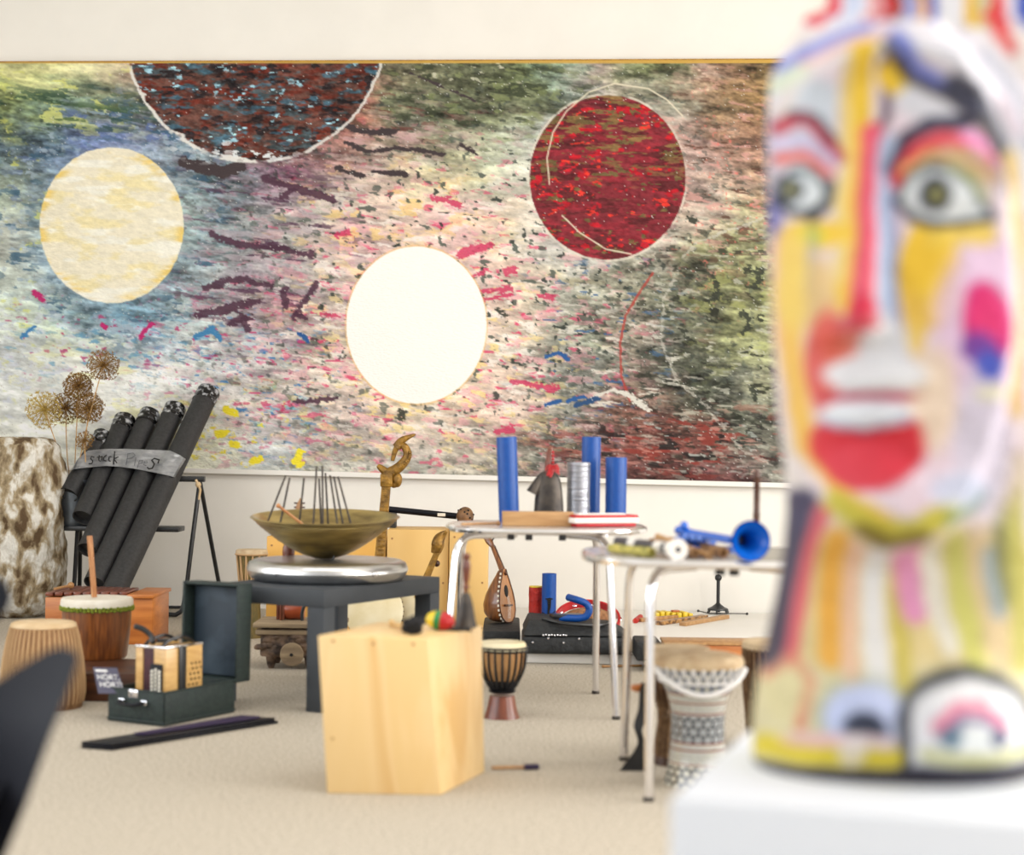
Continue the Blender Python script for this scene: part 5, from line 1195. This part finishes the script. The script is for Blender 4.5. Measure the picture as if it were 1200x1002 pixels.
# face: long oval mask standing proud of the hair
fe = ((PXs-1040)/150)**2 + ((RR-330)/330)**2
relief += .045*sst(1.15, .85, fe)
nc = 1012 + (RR-100)*(-.07); nw = 12 + np.clip((RR-120)/290, 0, 1)*20
nose = np.exp(-np.abs((PXs-nc)/nw)**2.4)*sst(90, 200, RR)*sst(412, 388, RR)
relief += nose*(.018 + .055*np.clip((RR-140)/250, 0, 1))
relief += .026*np.exp(-((RR-(175+((PXs-1105)/60)**2*26))/16)**2)*np.exp(-((PXs-1110)/75)**4)
relief += .022*np.exp(-((RR-(158+((PXs-935)/40)**2*20))/15)**2)*np.exp(-((PXs-935)/45)**4)
relief -= .030*gb(1103,232,58,44,3); relief += .032*gb(1103,230,46,30)
relief -= .028*gb(940,225,38,40,3); relief += .028*gb(937,225,30,30)
relief += .030*gb(1015,448,52,16) + .034*gb(1012,488,52,18) - .012*gb(1012,468,50,5)
relief += .022*gb(1140,400,70,80); relief += .030*gb(1040,590,75,45)
relief -= .05*sst(612, 660, RR)*sst(800, 700, RR)*np.exp(-((PXs-1050)/110)**4)
relief += .035*np.exp(-((RR-(60+((PXs-1045)/120)**2*60))/26)**2)*sst(150,60,RR)
relief += .04*sst(30, 12, RR)*0
relief += .040*gb(1010,845,46,44,3) + .055*gb(1132,850,72,58,3)
relief += .008*(fbm(PXs/18, RR/18, 301)-.5)
# hair locks at both sides of the neck
relief += .02*np.exp(-((PXs-940)/22)**2)*sst(560,620,RR)*sst(770,720,RR)
Xl = (PXm-600)/SS - .60; Yl = dep - relief*front
hat = sst(22, 10, RR); Xl = Xl*(1-.10*hat)+.012*hat; Yl = Yl*(1-.12*hat)
Xl[-1] *= .02; Yl[-1] *= .02; 
Vt = np.stack([Xl, Yl, np.broadcast_to(zz[:,None], Xl.shape)], -1).reshape(-1,3)
qi = np.arange(NA*NZ).reshape(NZ, NA); nx_ = np.roll(qi, -1, 1)
fs = np.stack([qi[:-1], nx_[:-1], nx_[1:], qi[1:]], -1).reshape(-1,4)
me = bpy.data.meshes.new('painted_statue'); me.from_pydata(Vt.tolist(), [], fs.tolist()+[list(range(NA-1,-1,-1)), [int(v) for v in qi[-1]]]); me.update()
me.polygons.foreach_set('use_smooth', [True]*len(me.polygons)); me.materials.append(MAT['painted'])
so = bpy.data.objects.new('painted_statue', me); COL.objects.link(so); so.location = SC
tag(so, 'tall carved statue painted as a colourful face with staring eyes on the white plinth', 'statue')
# colours, in the statue's own front plan
X, Y = PXs + 10*(fbm(PXs/40, RR/40, 401)-.5), RR + 10*(fbm(PXs/40+9, RR/40, 411)-.5)
im = np.ones(X.shape+(3,))*np.array((236,226,222.))
def ell(cx, cy, rx, ry, col, k=1.0, s=.18, rot=0.0):
    global im
    c_, s_ = math.cos(rot), math.sin(rot); dx, dy = X-cx, Y-cy
    e = np.hypot((dx*c_+dy*s_)/rx, (-dx*s_+dy*c_)/ry); im = blend(im, sst(1+s, 1-s, e)*k, col)
def ln_(pts, w, col, k=1.0, s=3.0):
    global im
    im = blend(im, sst(w/2+s, w/2-s, segdist(X, Y, pts))*k, col)
YEL, RED, WHT, BLU, BLK, PNK, LIL, ORG, LIM = (248,204,60), (226,52,66), (240,240,244), (120,140,214), (38,36,48), (244,150,170), (230,196,232), (240,176,70), (214,210,80)
# neck and base fields
im = blend(im, sst(600,660,Y), (226,206,150)); im = blend(im, sst(760,800,Y), (222,212,170))
for x0, x1, w_, c_ in [((905,600),(905,760),34,ORG),((938,590),(905,770),34,(50,46,80)),((960,600),(925,770),18,(222,90,104)),((985,630),(975,770),34,ORG),((1010,640),(1000,790),20,(240,196,170)),((1035,650),(1030,800),30,WHT),((1068,650),(1060,800),22,(206,190,90)),
                       ((1062,620),(1085,720),34,(232,150,200)),((1100,650),(1120,760),24,(240,236,226)),((1128,630),(1150,790),26,(222,220,120)),((1150,620),(1180,760),30,(240,214,170)),((1180,560),(1180,700),26,(150,150,100)),((1195,540),(1200,780),22,(196,190,96)),((1165,650),(1175,720),14,(180,196,210))]:
    ln_([x0, x1], w_, c_, .9, 6)
# face ground
fe2 = np.hypot((X-1045)/150, (Y-330)/315)
im = blend(im, sst(1.04,.96,fe2)*sst(60,100,Y), (240,222,232))
ln_([(905,270),(910,400)], 16, (240,190,200), .8, 5); ln_([(924,280),(926,400),(940,520),(990,590),(1030,615)], 26, (250,198,90), .95, 7); ln_([(948,300),(950,400)], 12, (230,190,222), .8, 5)
ln_([(955,120),(945,180)], 50, (206,216,226), .9, 8); ln_([(905,140),(905,240)], 14, (190,180,200), .8, 5)
ln_([(1003,60),(1000,200),(985,360)], 30, YEL, 1, 5); ln_([(988,80),(985,200),(975,330)], 12, (240,214,150), .9, 4)
ln_([(1030,80),(1036,130),(1024,170)], 10, (60,40,60), .9, 4)
ln_([(1018,160),(1010,260),(998,380)], 30, (240,96,120), 1, 5); ln_([(1036,170),(1030,270),(1035,400)], 22, (196,214,244), 1, 5); ln_([(1040,200),(1045,330),(1050,420)], 10, (120,134,190), .6, 5)
ell(1084,325,36,66,YEL,1,.12); ell(1066,380,12,40,(250,206,90),.9,.2); ell(1045,95,22,18,YEL); ell(1105,120,60,28,(222,224,232),.9)
ell(1160,390,75,110,(240,206,236),.9,.2); ell(1120,540,90,80,(236,212,226),.8,.3); ell(1150,520,40,90,(216,214,234),.7,.3); ell(1085,470,30,60,(250,226,200),.9,.3)
ln_([(1095,278),(1150,276)], 26, (250,214,90), .9, 7); ell(1003,372,20,20,(224,40,76),1,.3); ell(955,275,34,18,YEL); ell(903,255,12,26,(90,96,180),.8,.4); ell(948,278,14,12,(226,222,40)); ell(930,330,24,60,(250,216,110),.9,.3); ell(950,330,8,70,(150,160,200),.5,.4); ell(958,360,16,60,(236,196,120),.8,.3)
ell(962,425,20,58,(226,84,76),.9,.25); ell(985,415,22,24,(232,104,80),.8,.3)
ell(1012,520,68,46,RED,1,.12); ell(1010,545,50,30,(232,60,78),1,.2)
ell(1030,410,30,40,WHT,.9,.3); ell(1020,440,58,22,(238,238,242),1,.18); ell(1012,466,54,6,(200,60,90),1,.3); ell(1010,486,54,18,(236,240,248),1,.15); ln_([(960,492),(1010,506),(1058,490)], 5, (110,120,170), .6, 3)
ell(995,384,30,9,(196,60,70),.8,.3)
ell(1148,380,30,50,(216,50,130),1,.16,-.1); ell(1146,370,22,34,(232,50,120),1,.25); ell(1138,410,20,18,(120,70,170),.9,.3); ell(1152,428,18,18,(74,90,196),1,.25); ell(1158,462,22,10,(240,236,200),.8,.4)
ln_([(975,590),(1020,620),(1065,622),(1110,600)], 30, (200,190,60), .9, 8); ln_([(1000,618),(1040,634),(1080,628)], 14, (120,104,40), .9, 5); ln_([(1110,610),(1135,600),(1150,580)], 16, (110,140,110), .8, 6); ell(1120,575,40,22,(200,210,235),.8,.3)
# brows and eyes
ln_([(1045,205),(1058,165),(1090,148),(1130,145)], 17, (38,38,66), 1, 5); ln_([(1048,215),(1068,180),(1100,166),(1140,170),(1165,190)], 18, (236,70,80), 1, 5); ln_([(1130,165),(1165,180),(1185,215)], 20, (238,160,216), .9, 6)
ln_([(1055,205),(1080,188),(1120,184),(1160,210)], 10, (252,206,130), .9, 4)
ln_([(912,150),(940,140),(962,160),(978,185)], 16, (190,40,66), 1, 5); ln_([(925,135),(955,142),(975,165)], 8, (50,50,60), .8, 4); ln_([(908,170),(940,168),(970,190)], 14, (216,206,240), 1, 4); ln_([(910,186),(940,184),(968,205)], 10, (240,90,76), 1, 4)
def eye(pts_u, pts_d, icx, icy, ir, out=BLK):
    global im
    up = np.interp(X, [p[0] for p in pts_u], [p[1] for p in pts_u]); dn = np.interp(X, [p[0] for p in pts_d], [p[1] for p in pts_d])
    xin = sst(pts_u[0][0]-3, pts_u[0][0]+4, X)*sst(pts_u[-1][0]+3, pts_u[-1][0]-4, X)
    m_ = sst(up-3, up+2, Y)*sst(dn+3, dn-2, Y)*xin; im = blend(im, m_, (236,242,246)); 
    ln_(pts_d, 9, (34,40,52), 1, 3); ln_(pts_u, 7, (60,80,84), .95, 3)
    e = np.hypot(X-icx, Y-icy); im = blend(im, sst(ir+3, ir-2, e), (40,50,72)); im = blend(im, sst(ir*.62, ir*.45, e), (130,130,90)); im = blend(im, sst(ir*.3, ir*.12, e), (190,180,90))
eye([(1050,235),(1065,208),(1085,197),(1110,198),(1135,212),(1158,252)], [(1050,240),(1066,256),(1090,264),(1120,264),(1158,258)], 1094, 229, 20)
eye([(907,218),(925,200),(945,202),(962,216),(973,232)], [(907,232),(925,252),(945,250),(965,244),(973,228)], 924, 224, 15)
ln_([(1110,195),(1135,206),(1152,230)], 7, (206,220,120), .8, 3); ln_([(973,215),(972,240),(950,256)], 9, (34,40,46), .9, 4)
# hair
hr = (236,236,246)
ln_([(1040,40),(1090,50),(1140,80),(1180,140),(1200,220)], 54, hr, 1, 8); ln_([(1060,35),(1140,45),(1200,110)], 40, (244,240,250), 1, 10)
ln_([(1040,45),(1060,80),(1100,105),(1140,130)], 17, (124,136,218), 1, 5); ln_([(1030,60),(1060,95),(1110,118),(1150,150),(1178,195)], 11, (60,54,60), .95, 4); ln_([(1140,110),(1160,135),(1180,180)], 20, (70,70,84), .9, 6); ln_([(1172,170),(1180,200)], 10, (60,50,50), .9, 4); ln_([(1112,104),(1150,128),(1178,175)], 24, (64,66,80), .9, 7); ln_([(1150,150),(1176,196),(1186,225)], 14, (62,54,52), .9, 5); ln_([(1190,180),(1196,300),(1196,480)], 18, (244,206,120), .85, 7); ln_([(1160,60),(1190,100),(1215,170)], 12, (190,196,214), .8, 6)
ln_([(900,110),(930,70),(980,45),(1030,32)], 26, (228,220,240), 1, 8); ln_([(915,80),(950,55),(1010,35)], 13, (126,138,216), 1, 5); ln_([(940,75),(990,55),(1030,45)], 9, (244,190,180), .9, 4); ln_([(900,105),(935,85)], 18, (222,234,206), .9, 6)
ln_([(1175,110),(1200,150)], 14, (240,222,236), .9, 6)
# crown stripes
im = blend(im, sst(32,25,Y), (238,232,240))
for xx, w_, c_ in [(955,26,(222,56,80)),(985,22,(206,216,240)),(1012,14,(230,150,150)),(1033,22,(206,50,56)),(1045,8,(120,60,40)),(1062,20,(150,160,222)),(1076,12,ORG),(1091,13,(50,80,190)),(1115,22,(240,240,244)),(1144,15,(238,190,40)),(1160,10,(180,190,120)),(1178,22,(222,60,70)),(1215,24,(60,90,190)),(1250,24,YEL)]:
    im = blend(im, sst(w_/2+2, w_/2-2, np.abs(X-xx))*sst(30,24,Y), c_)
ln_([(1165,10),(1190,50)], 16, (226,70,70), .9, 5)
# base: two round forms, yellow and black hem
ln_([(900,790),(930,770),(950,800),(940,850)], 12, (222,96,84), .8, 5); ell(925,810,30,40,(226,214,160),.6,.4)
ell(1012,838,56,46,(150,160,140),.6,.25); ell(1012,838,48,38,(196,206,240),1,.18); ell(1012,850,26,18,(50,56,76),1,.3); ell(1012,868,60,10,(236,210,210),.9,.4)
ell(1132,855,84,74,(56,60,66),1,.1); ell(1134,862,78,68,(238,238,242),1,.12); ln_([(1095,850),(1115,828),(1145,826),(1170,845)], 14, (230,130,160), .95, 5); ln_([(1100,862),(1120,842),(1150,842),(1172,860)], 8, (90,80,130), .9, 4); ell(1140,862,24,16,(240,244,244),1,.3); ell(1108,862,12,12,(90,120,140),.8,.4); ell(1164,862,9,10,(60,70,100),.9,.4)
ln_([(895,872),(940,885),(1000,890),(1050,888)], 26, (228,206,50), .95, 7); ell(955,868,40,10,(236,190,190),.8,.4); ell(998,880,16,22,(236,226,226),.8,.3); ln_([(1085,885),(1150,888),(1200,880)], 16, (206,206,130), .8, 6)
ln_([(880,900),(930,912),(1000,916),(1070,912),(1130,908),(1210,906)], 22, (44,42,58), 1, 6); ln_([(1062,830),(1062,900)], 10, (50,52,64), .9, 4)
im = blend(im, sst(916,922,Y), (60,50,50))
# strokes wrap round to the back in plain bands
bk_ = sst(.25, .7, np.clip(sa, -1, 1)); im = im*(1-bk_[...,None]) + (np.ones_like(im)*np.array((226,214,206.)))*bk_[...,None]*.6 + im*bk_[...,None]*.4
im *= (1+.10*(fbm(PXs/9, RR/16, 421)-.5))[...,None]
set_colors(so, (to_lin(np.clip(im,4,250))*.76).reshape(-1,3))

# ------------------------------------------------------------ black shell chair, left foreground
YC = 2.75; SCc = F/YC
def q_(px, py, Y=YC): return D(px, py, Y)
ch = root('shell_chair', (q_(-60, 990).x, YC+.1, 0), 'black moulded shell chair cropped by the left edge in the foreground', 'chair')
# backrest shell, curved in plan, upper corner pointing up to the right
rim_px = [(-190,840),(-120,835),(-60,820),(0,797),(17,785),(36,774),(55,763),(70,759),(82,761),(91,770)]
edge = [(91,770),(84,794),(73,822),(64,846),(53,874),(42,905),(28,945),(12,985),(-20,1060)]
rings = []
lft = [(-190,840),(-192,850),(-195,860),(-198,880),(-200,900),(-200,930),(-200,960),(-200,1000),(-198,1060)]
for k in range(25):
    u = k/24; row_ = []
    for j in range(9):
        v = j/8; a_ = Vector(lft[j]); b_ = Vector(edge[j]); p = a_.lerp(b_, u)
        topx = np.interp(p.x, [r_[0] for r_ in rim_px], [r_[1] for r_ in rim_px]); py = topx + (p.y - a_.lerp(b_,u).y) if j == 0 else p.y + (topx-a_.lerp(b_,u).y*0-765)*0 
        if j == 0: py = topx
        else: py = topx + (p.y-topx)*1.0 if p.y > topx else topx+2*j
        Y_ = YC + .16 - .30*abs(u-.5)**2*1.6
        row_.append(D(p.x, py, Y_))
    rings.append(row_)
th_v = Vector((0,.012,0)); mb = MB()
mb.ring([r_ + [p+th_v for p in r_[::-1]] for r_ in rings]); mb.build('armrest', 'chair_black', ch)
Ybk = YC+.34; pol = [D(x_, y_, Ybk) for x_, y_ in [(-230,650),(-120,655),(-50,662),(-12,671),(5,682),(12,700),(6,716),(-8,728),(-30,770),(-60,900),(-90,980),(-230,980)]]
MB().prism(pol, (0,.014,0)).build('backrest', 'chair_black', ch)
zs = .43; c = Vector((D(-165,900,YC).x, YC-.02, zs))
sm_ = MB(); rings = []
for j in range(9):
    v = j/8; y = YC+.12-.42*v; row_ = []
    for k in range(15): u = k/14*2-1; row_.append(Vector((c.x+u*(.21-.02*v), y, zs+.05*u*u+.02*(1-v)-.03*math.sin(PI*v))))
    rings.append(row_ + [p-Vector((0,0,.012)) for p in row_[::-1]])
sm_.ring(rings).build('seat', 'chair_black', ch)
for dx in (-.17,.17):
    for dy, ly in ((-.22,-.30),(.10,.16)):
        MB().tube([Vector((c.x+dx*.8, YC+dy*.6, zs-.01)), Vector((c.x+dx*1.25, YC+ly, .0))], .012, 10).build('leg', 'chair_black', ch)
# ------------------------------------------------------------ light and camera
w = bpy.data.worlds.new('World'); bpy.context.scene.world = w; w.use_nodes = True
bg = w.node_tree.nodes['Background']; bg.inputs['Color'].default_value = (.97, 0.985, 1.0, 1); bg.inputs['Strength'].default_value = 1.0
def area(name, loc, tgt, sx, sy, power, col):
    l = bpy.data.lights.new(name, 'AREA'); l.shape = 'RECTANGLE'; l.size = sx; l.size_y = sy; l.energy = power; l.color = col
    o = bpy.data.objects.new(name, l); COL.objects.link(o); o.location = loc
    d = Vector(tgt)-Vector(loc); o.rotation_euler = d.to_track_quat('-Z', 'Y').to_euler(); return o
for a, b in WL: area('daylight_left', (XL-.5, (a+b)/2, 2.4), (XL+3, (a+b)/2+.5, 1.9), b-a, 3.2, 120, (.90,.95,1.0))
for a, b in WR: area('daylight_right', (XR+.5, (a+b)/2, 2.4), (XR-3, (a+b)/2+.5, 1.6), b-a, 3.2, 260, (1.0,.97,.93))
area('overhead_area_light', (-.3, 4.2, 4.5), (-.3, 4.9, 0), 5.0, 1.2, 80, (1,.99,.98))  # broad area lamp overhead, aimed down; no fixture is modelled
cd = bpy.data.cameras.new('camera'); cam = bpy.data.objects.new('camera', cd); COL.objects.link(cam)
cd.sensor_width = 36; cd.sensor_fit = 'HORIZONTAL'; cd.lens = F*36/1200; cd.shift_y = 22/1200; cd.clip_start = .05
m = Matrix((( RIGHT.x, UP.x, 0, CAM.x), (RIGHT.y, UP.y, -1, CAM.y), (RIGHT.z, UP.z, 0, CAM.z), (0,0,0,1))); cam.matrix_world = m
cd.dof.use_dof = True; cd.dof.focus_distance = 9.6; cd.dof.aperture_fstop = 1.6
sc = bpy.context.scene; sc.camera = cam
sc.view_settings.view_transform = 'Standard'; sc.view_settings.look = 'None'; sc.view_settings.gamma = 1; sc.view_settings.exposure = 0.10
sc.view_settings.use_curve_mapping = False
sc.cycles.use_denoising = True; sc.cycles.max_bounces = 8; sc.cycles.sample_clamp_indirect = 6
